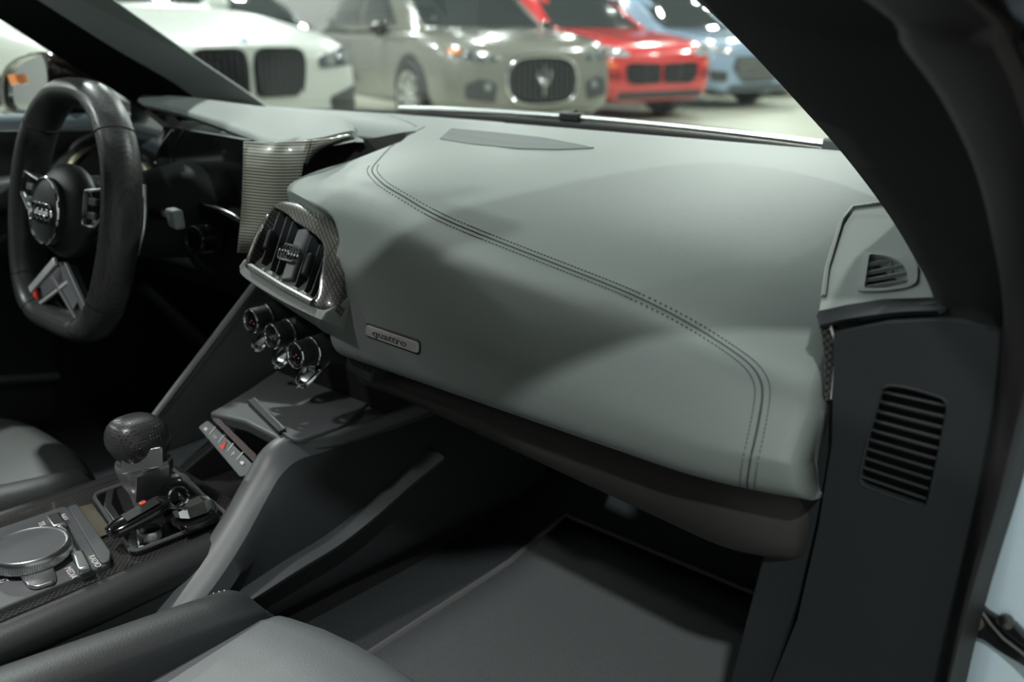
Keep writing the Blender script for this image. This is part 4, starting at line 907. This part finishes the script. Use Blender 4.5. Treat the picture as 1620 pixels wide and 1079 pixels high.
# ------------------------------------------------------------------ driver door with window and mirror
dd = thing('driver_door', (-0.80, -0.2, 0.36), 'dark driver door panel with pale sill and black side mirror', 'car door')
pn = []
for y in [-1.0+0.1*i for i in range(15)]:
    pn.append([V((-0.760, y, 0.897-0.05*y)), V((-0.748, y, 0.892-0.05*y)), V((-0.746, y, 0.85)), V((-0.752, y, 0.80)), V((-0.735, y, 0.75)), V((-0.730, y, 0.70)), V((-0.755, y, 0.66)), V((-0.765, y, 0.52)), V((-0.75, y, 0.40)), V((-0.76, y, 0.36))])
loft('door_panel', pn, LEB, dd, closed=False, cols=36, solid=0.01, ang=60)
bs = []
for y in [-1.0+0.1*i for i in range(15)]:
    z = 0.921-0.05*y; bs.append([V((-0.752, y, z-0.026)), V((-0.768, y, z-0.006)), V((-0.776, y, z)), V((-0.80, y, z)), V((-0.86, y, z-0.02)), V((-0.95, y, z-0.16)), V((-0.965, y, 0.40)), V((-0.90, y, 0.36))])
loft('door_skin', bs, PAINT, dd, closed=False, solid=0.005, ang=50)
v, f = grid([[V((-0.79, -0.95, 0.95)), V((-0.79, 0.0, 0.92)), V((-0.785, 0.22, 0.91))], [V((-0.62, -0.75, 1.17)), V((-0.68, -0.02, 1.10)), V((-0.785, 0.215, 0.925))]])
obj('door_window', v, f, WGLASS, dd)
tube('pull_handle', cr([(-0.735,0.096,0.822), (-0.725,0.111,0.836), (-0.725,0.132,0.851), (-0.735,0.163,0.862)], 16), 0.006, mat('bronze_metal', (0.30, 0.27, 0.20), 0.3, metal=1.0), dd, 8)
tube('handle_surround', cr([(-0.745,0.087,0.822), (-0.74,0.114,0.845), (-0.74,0.143,0.864), (-0.745,0.185,0.876)], 16), 0.012, BLK, dd, 8)
box('armrest', (-0.715, -0.15, 0.80), (0.07, 0.40, 0.05), LEI, dd, bevel=0.018)
tube('sill_trim', [(-0.74,-0.094,0.491), (-0.74,0.106,0.45), (-0.74,0.335,0.407)], 0.008, TRIM, dd, 8)
# side mirror
mc = [(-0.996,0.12,0.915), (-0.991,0.12,0.955), (-0.961,0.12,0.986), (-0.902,0.12,1.006), (-0.835,0.12,1.016), (-0.779,0.12,1.015), (-0.767,0.12,0.994), (-0.774,0.12,0.958), (-0.796,0.12,0.923), (-0.847,0.12,0.91), (-0.95,0.12,0.906)]
mcl = cr(mc, 44, True); mcc = sum(mcl, V())/44
rows = [[mcc+(p-mcc)*0.84+V((0, 0.010, 0)) for p in mcl], [mcc+(p-mcc)*0.86+V((0, -0.004, 0)) for p in mcl], [mcc+(p-mcc)*0.95+V((0, -0.006, 0)) for p in mcl], mcl]
for t in (0.2, 0.45, 0.7, 0.88, 0.97):
    rows.append([mcc+V((0.02*t, 0.115*t, -0.008*t))+(p-mcc)*math.sqrt(1-t**3) for p in mcl])
v, f = grid(rows, True); f.append(tuple(range(len(v)-44, len(v))))
mir = obj('side_mirror', v, f, mat('brown_black_gloss', (0.022, 0.018, 0.015), 0.12, coat=1.0), dd, ang=60)
prism('mirror_glass', [mcc+(p-mcc)*0.85+V((0, 0.004, 0)) for p in mcl], (0, 0.004, 0), MIRG, mir)
prism('warning_lamp', [(-0.946,0.114,0.975), (-0.914,0.114,0.978), (-0.906,0.114,0.962), (-0.936,0.114,0.957)], (0, 0.004, 0), AMBER, mir)
tube('mirror_arm', [mcc+V((0.05, 0.05, -0.05)), (-0.84, 0.18, 0.915), (-0.81, 0.18, 0.90)], [0.02, 0.018, 0.022], BLK, dd, 10)

# rear view mirror on the windscreen
rm = thing('rear_view_mirror', (0.0, -0.12, 1.19), 'black rear view mirror hanging from the top of the windscreen', 'mirror')
box('mirror_shell', (0.0, -0.172, 1.132), (0.18, 0.03, 0.090), BLK, rm, bevel=0.012)
box('mirror_glass', (0.0, -0.1885, 1.132), (0.165, 0.003, 0.075), MIRG, rm, bevel=0.001)
tube('mirror_stem', [(0, -0.16, 1.15), (0, -0.14, 1.18), (0, -0.12, 1.185)], 0.009, BLK, rm, 10)

# ------------------------------------------------------------------ cars parked opposite, beyond the windscreen
def paint(name, col, rough=0.22): return mat(name, col, rough, coat=1.0, coat_rough=0.03)
GLS = mat('tinted_car_glass', (0.030, 0.036, 0.036), 0.05, coat=1.0)
LENS = mat('headlamp_lens', (0.20, 0.22, 0.23), 0.08, coat=1.0)
DCL = mat('dark_cladding', (0.035, 0.037, 0.038), 0.5)
class Car:
    def __init__(s, name, label, nose, yaw, st, gh, pm, wheel_x=(-0.95, -3.85), R=0.37, cat='car', rimmat=None):
        s.t = thing(name, (nose[0], nose[1], 0), label, cat)
        s.M = Matrix.Translation((nose[0], nose[1], 0)) @ Matrix.Rotation(math.radians(yaw), 4, 'Z')
        secs = []
        for x, w, zb, zs, zt in st:
            h = [(0.80*w, zb), (0.95*w, zb+0.06), (w, zb+0.2), (w, zs-0.14), (0.985*w, zs-0.03), (0.93*w, zs+0.4*(zt-zs)), (0.82*w, zs+0.78*(zt-zs)), (0.60*w, zt-0.004), (0.3*w, zt)]
            secs.append([V((x, -y, z)) for y, z in h]+[V((x, 0, zt+0.002))]+[V((x, y, z)) for y, z in reversed(h)])
        n = len(st)*5
        T = [cr([q[j] for q in secs], n) for j in range(len(secs[0]))]
        rows = [[T[j][i] for j in range(len(T))] for i in range(n)]
        v, f = grid(rows, True, True)
        s.bv, s.bf = v, f
        s.body = obj('body', [s.M @ p for p in v], f, pm, s.t, ang=40)
        g = []
        for x, wb, zb, wr, zr in gh:
            h = [(wb, zb), (wb*0.75+wr*0.25, zb+0.35*(zr-zb)), (wb*0.3+wr*0.7, zb+0.75*(zr-zb)), (wr*0.96, zr-0.10*min(1, (zr-zb)*4)), (wr*0.80, zr-0.025*min(1, (zr-zb)*4)), (wr*0.4, zr)]
            g.append([V((x, -y, z)) for y, z in h]+[V((x, 0, zr+0.004))]+[V((x, y, z)) for y, z in reversed(h)])
        n = len(gh)*5
        T = [cr([q[j] for q in g], n) for j in range(len(g[0]))]
        rows = [[T[j][i] for j in range(len(T))] for i in range(n)]
        gv, gf = grid(rows, True, True)
        s.cab = obj('cabin', [s.M @ p for p in gv], gf, pm, s.t, ang=40)
        k = len(v); s.bvh = bvh_of(v+gv, f+[tuple(a+k for a in q) for q in gf])
        for wx in wheel_x:
            for sd in (-1, 1):
                wheel_set(s.t, s.M @ V((wx, sd*(st[len(st)//2][1]-0.10), R)), s.M.to_3x3() @ V((0, sd, 0)), R, 0.25, rimmat or SILV, 10)
                if True:
                    arc = [(wx+(R+0.075)*math.cos(a), R+(R+0.075)*math.sin(a)) for a in [math.pi*(-0.08+1.16*i/16) for i in range(17)]]
                    s.patch('wheel_arch', arc, 'right' if sd < 0 else 'left', DCL, 0.004, smooth=False)
    def hit(s, d, u, w, off):
        o, dr = {'front': (V((3, u, w)), V((-1, 0, 0))), 'right': (V((u, -3, w)), V((0, 1, 0))), 'left': (V((u, 3, w)), V((0, -1, 0))), 'top': (V((u, w, 4)), V((0, 0, -1)))}[d]
        loc, nrm, _, _ = s.bvh.ray_cast(o, dr)
        if loc is None:
            loc, nrm, _, _ = s.bvh.find_nearest(o+dr*3)
        return loc-dr*off
    def patch(s, name, poly, d, m, off=0.006, parent=None, rings=6, smooth=True, r=0.03):
        if smooth: pts = rnd([V((a, b, 0)) for a, b in poly], r, 4)
        else: pts = [V((a, b, 0)) for a, b in poly]
        # densify
        den = []
        for i in range(len(pts)):
            a, b = pts[i], pts[(i+1) % len(pts)]; k = max(1, int((b-a).length/0.05))
            den += [a.lerp(b, q/k) for q in range(k)]
        c = sum(den, V())/len(den); R = []
        for q in range(rings+1):
            w = 1-q/(rings+0.05); R.append([s.hit(d, c.x+(p.x-c.x)*w, c.y+(p.y-c.y)*w, off) for p in den])
        R.insert(0, [s.hit(d, p.x, p.y, -0.02) for p in den])
        v, f = grid(R, True)
        return obj(name, [s.M @ p for p in v], f, m, parent or s.t, ang=50)
    def line(s, name, pts, d, rad, m, off=0.01, closed=False, parent=None, n=0):
        P = [s.M @ s.hit(d, a, b, off) for a, b in pts]
        if n: P = cr(P, n, closed)
        return tube(name, P, rad, m, parent or s.t, 8, closed)
    def both(s, fn):
        for sd in (-1, 1): fn(sd)
    def mirrors(s, x, y, z, m):
        for sd in (-1, 1):
            R3 = s.M.to_3x3()
            ellipsoid('door_mirror', s.M @ V((x, sd*y, z)), R3 @ V((0.07, 0, 0)), R3 @ V((0, 0.11, 0)), V((0, 0, 0.085)), m, s.t, 8, 16)
    def glazing(s, wsx, zb, zt, wb, wt, side):
        s.patch('windscreen', [(-wb, zb), (-wt, zt), (wt, zt), (wb, zb)], 'front', GLS, 0.012, r=0.05)
        for sd in ('right', 'left'):
            for poly in side: s.patch('side_window', poly, sd, GLS, 0.008, r=0.03)

SUV_GH = [(-1.15, 0.76, 1.04, 0.70, 1.06), (-1.45, 0.80, 1.06, 0.68, 1.26), (-1.85, 0.83, 1.07, 0.66, 1.55), (-2.2, 0.85, 1.08, 0.66, 1.66), (-3.0, 0.86, 1.08, 0.67, 1.70), (-3.9, 0.85, 1.08, 0.64, 1.66), (-4.4, 0.80, 1.06, 0.60, 1.50), (-4.75, 0.74, 1.02, 0.60, 1.10)]
SIDE_W = [[(-1.75, 1.12), (-2.25, 1.52), (-2.75, 1.56), (-2.75, 1.12)], [(-2.85, 1.12), (-2.85, 1.56), (-3.7, 1.54), (-3.85, 1.14)]]
def tailst(w, zs): return [(-1.35, w, 0.30, zs, zs+0.10), (-2.2, w, 0.30, zs+0.02, zs+0.06), (-3.6, w, 0.30, zs+0.02, zs+0.06), (-4.5, w*0.95, 0.34, zs, zs+0.05), (-4.85, w*0.88, 0.45, zs-0.05, zs)]

# white SUV with tall twin black grilles
PW = mat('white_paint', (0.47, 0.49, 0.46), 0.35, coat=0.35, coat_rough=0.12)
c = Car('white_suv', 'white SUV with tall twin black grilles facing the sports car', (-4.109,2.693), 4,
        [(0.0, 0.66, 0.30, 0.76, 0.965), (-0.03, 0.80, 0.26, 0.82, 0.985), (-0.10, 0.90, 0.25, 0.88, 1.01), (-0.30, 0.97, 0.25, 0.96, 1.06), (-0.70, 0.99, 0.28, 1.04, 1.135), (-1.05, 1.00, 0.30, 1.09, 1.195)]+tailst(1.0, 1.11), [(a-0.1, b, zb+0.12, d, zr+0.10) for a, b, zb, d, zr in SUV_GH], PW)
for sd in (-1, 1):
    g = c.patch('grille', [(sd*0.022, 0.682), (sd*0.018, 0.861), (sd*0.035, 0.935), (sd*0.09, 0.961), (sd*0.34, 0.961), (sd*0.40, 0.935), (sd*0.415, 0.861), (sd*0.395, 0.727), (sd*0.33, 0.671), (sd*0.08, 0.671)], 'front', mat('grille_black', (0.006, 0.0065, 0.008), 0.6, spec=0.2), 0.012, r=0.03)
    for i in range(8):
        y = sd*(0.055+0.046*i); c.line('grille_bar', [(y, 0.69), (y, 0.81), (y, 0.935)], 'front', 0.005, mat('grille_slat', (0.03, 0.032, 0.035), 0.4), 0.018, parent=g)
    hl = c.patch('headlamp', [(sd*0.52, 0.831), (sd*0.52, 0.898), (sd*0.72, 0.943), (sd*0.90, 0.958), (sd*0.93, 0.906), (sd*0.88, 0.846)], 'front', mat('lamp_dark', (0.05, 0.06, 0.07), 0.1, coat=1.0), 0.008)
    for y in (0.62, 0.78): lathe('lamp_lens', c.M @ c.hit('front', sd*y, 0.885, 0.004), c.M.to_3x3() @ V((1, 0, 0)), [(0.0001, 0), (0.04, 0), (0.04, 0.012), (0.0001, 0.02)], LENS, hl, 16)
    c.patch('bumper_intake', [(sd*0.62, 0.480), (sd*0.60, 0.653), (sd*0.90, 0.727), (sd*0.93, 0.580), (sd*0.88, 0.500)], 'front', DCL, 0.006)
c.patch('lower_intake', [(-0.50, 0.40), (-0.42, 0.58), (0.42, 0.58), (0.50, 0.40)], 'front', DCL, 0.006)
bd = lathe('bonnet_badge', c.M @ (c.hit('top', -0.075, 0, 0.0)), V((0.5, 0, 0.87)), [(0.0001, 0), (0.046, 0), (0.046, 0.006), (0.041, 0.008), (0.0001, 0.008)], mat('badge_blue', (0.08, 0.14, 0.30), 0.3), c.t, 24)
for q in (0, 1):
    o = V(c.M @ c.hit('top', -0.075, 0, 0.0)); nn_ = V((0.5, 0, 0.87)).normalized(); a_ = V((0, 1, 0)); b_ = nn_.cross(a_)
    th = [math.pi/2*(2*q+i/6) for i in range(7)]
    prism('badge_quarter', [o+nn_*0.008]+[o+nn_*0.008+(a_*math.cos(t)+b_*math.sin(t))*0.030 for t in th], nn_*0.001, WHITE, bd)
for sd in (-1, 1): c.line('bonnet_crease', [(-0.10, sd*0.30), (-0.35, sd*0.42), (-0.7, sd*0.50), (-1.1, sd*0.56)], 'top', 0.008, PW, -0.003, n=16)
c.glazing(-1.2, 1.24, 1.66, 0.72, 0.60, [[(a-0.1, b+0.10) for a, b in p] for p in SIDE_W])
c.mirrors(-1.75, 1.05, 1.25, PW)
for sd, x0 in ((1, -1.28), (-1, -1.25)): tube('wiper', [c.M @ V((x0, sd*0.1-0.35, 1.235)), c.M @ V((x0-0.05, sd*0.1+0.3, 1.255))], 0.012, BLK, c.t, 6)

# warm grey SUV with oval grille and vertical bars
PG = paint('warm_grey_paint', (0.155, 0.155, 0.135))
c = Car('grey_suv', 'warm grey SUV with oval chrome edged grille between white and red SUVs', (-5.298,6.762), -20,
        [(0.0, 0.52, 0.33, 0.72, 0.84), (-0.04, 0.70, 0.28, 0.77, 0.89), (-0.14, 0.86, 0.26, 0.84, 0.95), (-0.35, 0.95, 0.26, 0.90, 1.00), (-0.70, 0.98, 0.28, 0.95, 1.05), (-1.05, 0.98, 0.30, 0.99, 1.08)]+tailst(0.98, 0.99), SUV_GH, PG, wheel_x=(-1.02, -3.95), R=0.385)
ov = [(-0.40, 0.595), (-0.36, 0.735), (-0.24, 0.810), (0, 0.830), (0.24, 0.810), (0.36, 0.735), (0.40, 0.595), (0.36, 0.455), (0.24, 0.385), (0, 0.365), (-0.24, 0.385), (-0.36, 0.455)]
g = c.patch('grille', ov, 'front', mat('grille_dark', (0.008, 0.0085, 0.009), 0.6, spec=0.2), 0.012)
for i in range(13):
    y = -0.36+0.06*i; k = math.sqrt(max(0.05, 1-(y/0.42)**2)); c.line('grille_bar', [(y, 0.595-0.20*k), (y, 0.595), (y, 0.595+0.20*k)], 'front', 0.008, mat('bar_grey', (0.10, 0.105, 0.11), 0.3, metal=0.7), 0.022, parent=g)
c.line('grille_surround', ov, 'front', 0.016, CHROME, 0.016, True, g, 60)
tr = [[(0, 0.455), (0, 0.735)], [(-0.07, 0.695), (-0.065, 0.625), (0, 0.575), (0.065, 0.625), (0.07, 0.695)], [(-0.05, 0.565), (0.05, 0.565)]]
for p in tr: c.line('grille_emblem', p, 'front', 0.012, CHROME, 0.045, parent=g, n=14)
for sd in (-1, 1):
    hl = c.patch('headlamp', [(sd*0.50, 0.775), (sd*0.50, 0.820), (sd*0.70, 0.865), (sd*0.86, 0.905), (sd*0.90, 0.865), (sd*0.78, 0.805)], 'front', mat('lamp_dark', (0.05, 0.06, 0.07), 0.1, coat=1.0), 0.010)
    c.patch('indicator', [(sd*0.82, 0.850), (sd*0.82, 0.890), (sd*0.885, 0.900), (sd*0.895, 0.865)], 'front', AMBER, 0.016, hl, r=0.01)
    for y, z in ((0.60, 0.810), (0.70, 0.830)): lathe('lamp_lens', c.M @ c.hit('front', sd*y, z, 0.006), c.M.to_3x3() @ V((1, 0, 0)), [(0.0001, 0), (0.030, 0), (0.030, 0.012), (0.0001, 0.02)], LENS, hl, 16)
    fg = c.patch('bumper_intake', [(sd*0.52, 0.395), (sd*0.50, 0.575), (sd*0.66, 0.625), (sd*0.80, 0.575), (sd*0.80, 0.435)], 'front', DCL, 0.010)
    lathe('fog_lamp', c.M @ c.hit('front', sd*0.60, 0.545, 0.012), c.M.to_3x3() @ V((1, 0, 0)), [(0.0001, 0), (0.035, 0), (0.035, 0.012), (0.0001, 0.02)], LENS, fg, 16)
    for y in (0.2, 0.5): c.line('bonnet_crease', [(-0.06, sd*y*0.7), (-0.35, sd*y*0.95), (-0.7, sd*y*1.1), (-1.1, sd*y*1.15)], 'top', 0.010, PG, -0.004, n=16)
c.patch('lower_intake', [(-0.42, 0.27), (-0.42, 0.285), (0.42, 0.285), (0.42, 0.27)], 'front', DCL, 0.006)
c.glazing(-1.2, 1.10, 1.58, 0.70, 0.58, SIDE_W)
c.mirrors(-1.72, 1.03, 1.08, GLOSS)

# red SUV
PR = paint('red_paint', (0.50, 0.035, 0.035))
c = Car('red_suv', 'red SUV with split black grille beside the warm grey SUV', (-5.771,9.592), -15,
        [(0.0, 0.62, 0.30, 0.70, 0.80), (-0.04, 0.78, 0.24, 0.74, 0.85), (-0.14, 0.90, 0.24, 0.82, 0.91), (-0.35, 0.96, 0.25, 0.90, 0.97), (-0.70, 0.98, 0.28, 0.95, 1.02), (-1.05, 0.98, 0.30, 0.99, 1.06)]+tailst(0.98, 1.0), SUV_GH, PR)
for sd in (-1, 1):
    g = c.patch('grille', [(sd*0.025, 0.46), (sd*0.025, 0.67), (sd*0.50, 0.69), (sd*0.58, 0.66), (sd*0.56, 0.50), (sd*0.45, 0.45)], 'front', mat('grille_dark', (0.008, 0.0085, 0.009), 0.6, spec=0.2), 0.010)
    for z in (0.53, 0.60): c.line('grille_bar', [(sd*0.04, z), (sd*0.3, z), (sd*0.55, z+0.005)], 'front', 0.008, MATS['bar_grey'], 0.018, parent=g)
    for y in (0.28,): c.line('grille_bar', [(sd*y, 0.47), (sd*y, 0.68)], 'front', 0.008, MATS['bar_grey'], 0.018, parent=g)
    c.line('grille_surround', [(sd*0.025, 0.46), (sd*0.025, 0.67), (sd*0.50, 0.69), (sd*0.58, 0.66), (sd*0.56, 0.50), (sd*0.45, 0.45)], 'front', 0.006, MATS['bar_grey'], 0.014, True, g)
    hl = c.patch('headlamp', [(sd*0.55, 0.76), (sd*0.50, 0.80), (sd*0.62, 0.86), (sd*0.84, 0.91), (sd*0.90, 0.84), (sd*0.80, 0.77)], 'front', mat('lamp_pale', (0.30, 0.32, 0.33), 0.08, coat=1.0), 0.010)
    for y, z in ((0.66, 0.82), (0.76, 0.845), (0.76, 0.80)): lathe('lamp_lens', c.M @ c.hit('front', sd*y, z, 0.006), c.M.to_3x3() @ V((1, 0, 0)), [(0.0001, 0), (0.032, 0), (0.032, 0.012), (0.0001, 0.02)], CHROME, hl, 16)
    c.patch('indicator', [(sd*0.70, 0.655), (sd*0.70, 0.685), (sd*0.88, 0.695), (sd*0.88, 0.66)], 'front', AMBER, 0.010, r=0.008)
    c.patch('side_intake', [(sd*0.63, 0.50), (sd*0.63, 0.60), (sd*0.85, 0.60), (sd*0.85, 0.50)], 'front', mat('dark_red_plastic', (0.22, 0.012, 0.012), 0.4), 0.006)
    c.line('bonnet_crease', [(-0.08, sd*0.42), (-0.35, sd*0.52), (-0.7, sd*0.58), (-1.1, sd*0.60)], 'top', 0.010, PR, -0.003, n=16)
c.patch('lower_intake', [(-0.70, 0.27), (-0.66, 0.36), (0.66, 0.36), (0.70, 0.27)], 'front', DCL, 0.006)
c.glazing(-1.2, 1.09, 1.58, 0.70, 0.58, SIDE_W)
c.mirrors(-1.72, 1.03, 1.08, PR)

# pale blue SUV
PB = paint('pale_blue_paint', (0.22, 0.30, 0.40))
c = Car('blue_suv', 'pale blue SUV with wide ribbed chrome grille beyond the red SUV', (-5.861,12.188), -14,
        [(0.0, 0.66, 0.30, 0.70, 0.84), (-0.04, 0.80, 0.24, 0.74, 0.88), (-0.14, 0.90, 0.24, 0.82, 0.93), (-0.35, 0.95, 0.25, 0.90, 0.98), (-0.70, 0.96, 0.28, 0.95, 1.03), (-1.05, 0.96, 0.30, 0.99, 1.07)]+tailst(0.96, 1.0), SUV_GH, PB)
g = c.patch('grille', [(-0.30, 0.36), (-0.52, 0.56), (-0.46, 0.72), (0.46, 0.72), (0.52, 0.56), (0.30, 0.36)], 'front', mat('grille_silver', (0.10, 0.11, 0.12), 0.3, metal=0.6), 0.010)
for i in range(6): c.line('grille_bar', [(-0.44+0.005*i, 0.68-0.052*i), (0, 0.68-0.052*i), (0.44-0.005*i, 0.68-0.052*i)], 'front', 0.009, CHROME, 0.018, parent=g)
for sd in (-1, 1):
    hl = c.patch('headlamp', [(sd*0.50, 0.74), (sd*0.50, 0.80), (sd*0.72, 0.86), (sd*0.90, 0.89), (sd*0.90, 0.82), (sd*0.70, 0.76)], 'front', mat('lamp_pale', (0.30, 0.32, 0.33), 0.08, coat=1.0), 0.010)
    for y, z in ((0.60, 0.79), (0.74, 0.825)): lathe('lamp_lens', c.M @ c.hit('front', sd*y, z, 0.006), c.M.to_3x3() @ V((1, 0, 0)), [(0.0001, 0), (0.032, 0), (0.032, 0.012), (0.0001, 0.02)], CHROME, hl, 16)
    c.patch('bumper_intake', [(sd*0.62, 0.38), (sd*0.62, 0.52), (sd*0.88, 0.54), (sd*0.85, 0.40)], 'front', DCL, 0.008)
c.patch('lower_intake', [(-0.60, 0.26), (-0.55, 0.33), (0.55, 0.33), (0.60, 0.26)], 'front', DCL, 0.006)
c.glazing(-1.2, 1.09, 1.58, 0.70, 0.58, SIDE_W)
c.mirrors(-1.72, 1.01, 1.08, PB)

# teal green SUV at the end of the row
PT = paint('teal_green_paint', (0.02, 0.20, 0.15))
c = Car('green_suv', 'teal green SUV at the far end of the parked row', (-6.705,14.973), -12,
        [(0.0, 0.66, 0.30, 0.70, 0.84), (-0.04, 0.80, 0.24, 0.74, 0.88), (-0.14, 0.90, 0.24, 0.82, 0.93), (-0.35, 0.95, 0.25, 0.90, 0.98), (-0.70, 0.96, 0.28, 0.95, 1.03), (-1.05, 0.96, 0.30, 0.99, 1.07)]+tailst(0.96, 1.0), SUV_GH, PT)
c.patch('grille', [(-0.50, 0.45), (-0.50, 0.70), (0.50, 0.70), (0.50, 0.45)], 'front', MATS['grille_dark'], 0.010)
for sd in (-1, 1):
    c.patch('headlamp', [(sd*0.55, 0.74), (sd*0.55, 0.80), (sd*0.88, 0.88), (sd*0.88, 0.80)], 'front', LENS, 0.010)
c.patch('lower_intake', [(-0.60, 0.26), (-0.55, 0.34), (0.55, 0.34), (0.60, 0.26)], 'front', DCL, 0.006)
c.glazing(-1.2, 1.09, 1.58, 0.70, 0.58, SIDE_W)
c.mirrors(-1.72, 1.01, 1.08, PT)

# dark grey SUV in the second row behind the white one
PD = paint('dark_grey_paint', (0.07, 0.075, 0.08))
c = Car('dark_grey_suv', 'dark grey SUV in the second row behind the white SUV', (-10.394,7.677), -8,
        [(0.0, 0.66, 0.30, 0.70, 0.84), (-0.04, 0.80, 0.24, 0.74, 0.88), (-0.14, 0.90, 0.24, 0.82, 0.93), (-0.35, 0.95, 0.25, 0.90, 0.98), (-0.70, 0.96, 0.28, 0.95, 1.03), (-1.05, 0.96, 0.30, 0.99, 1.07)]+tailst(0.96, 1.0), SUV_GH, PD, wheel_x=(-0.95, -3.85))
c.patch('grille', [(-0.50, 0.45), (-0.50, 0.70), (0.50, 0.70), (0.50, 0.45)], 'front', MATS['grille_dark'], 0.010)
for sd in (-1, 1):
    c.patch('headlamp', [(sd*0.55, 0.74), (sd*0.55, 0.80), (sd*0.88, 0.88), (sd*0.88, 0.80)], 'front', LENS, 0.010)
c.glazing(-1.2, 1.09, 1.58, 0.70, 0.58, SIDE_W)
c.mirrors(-1.72, 1.01, 1.08, PD)
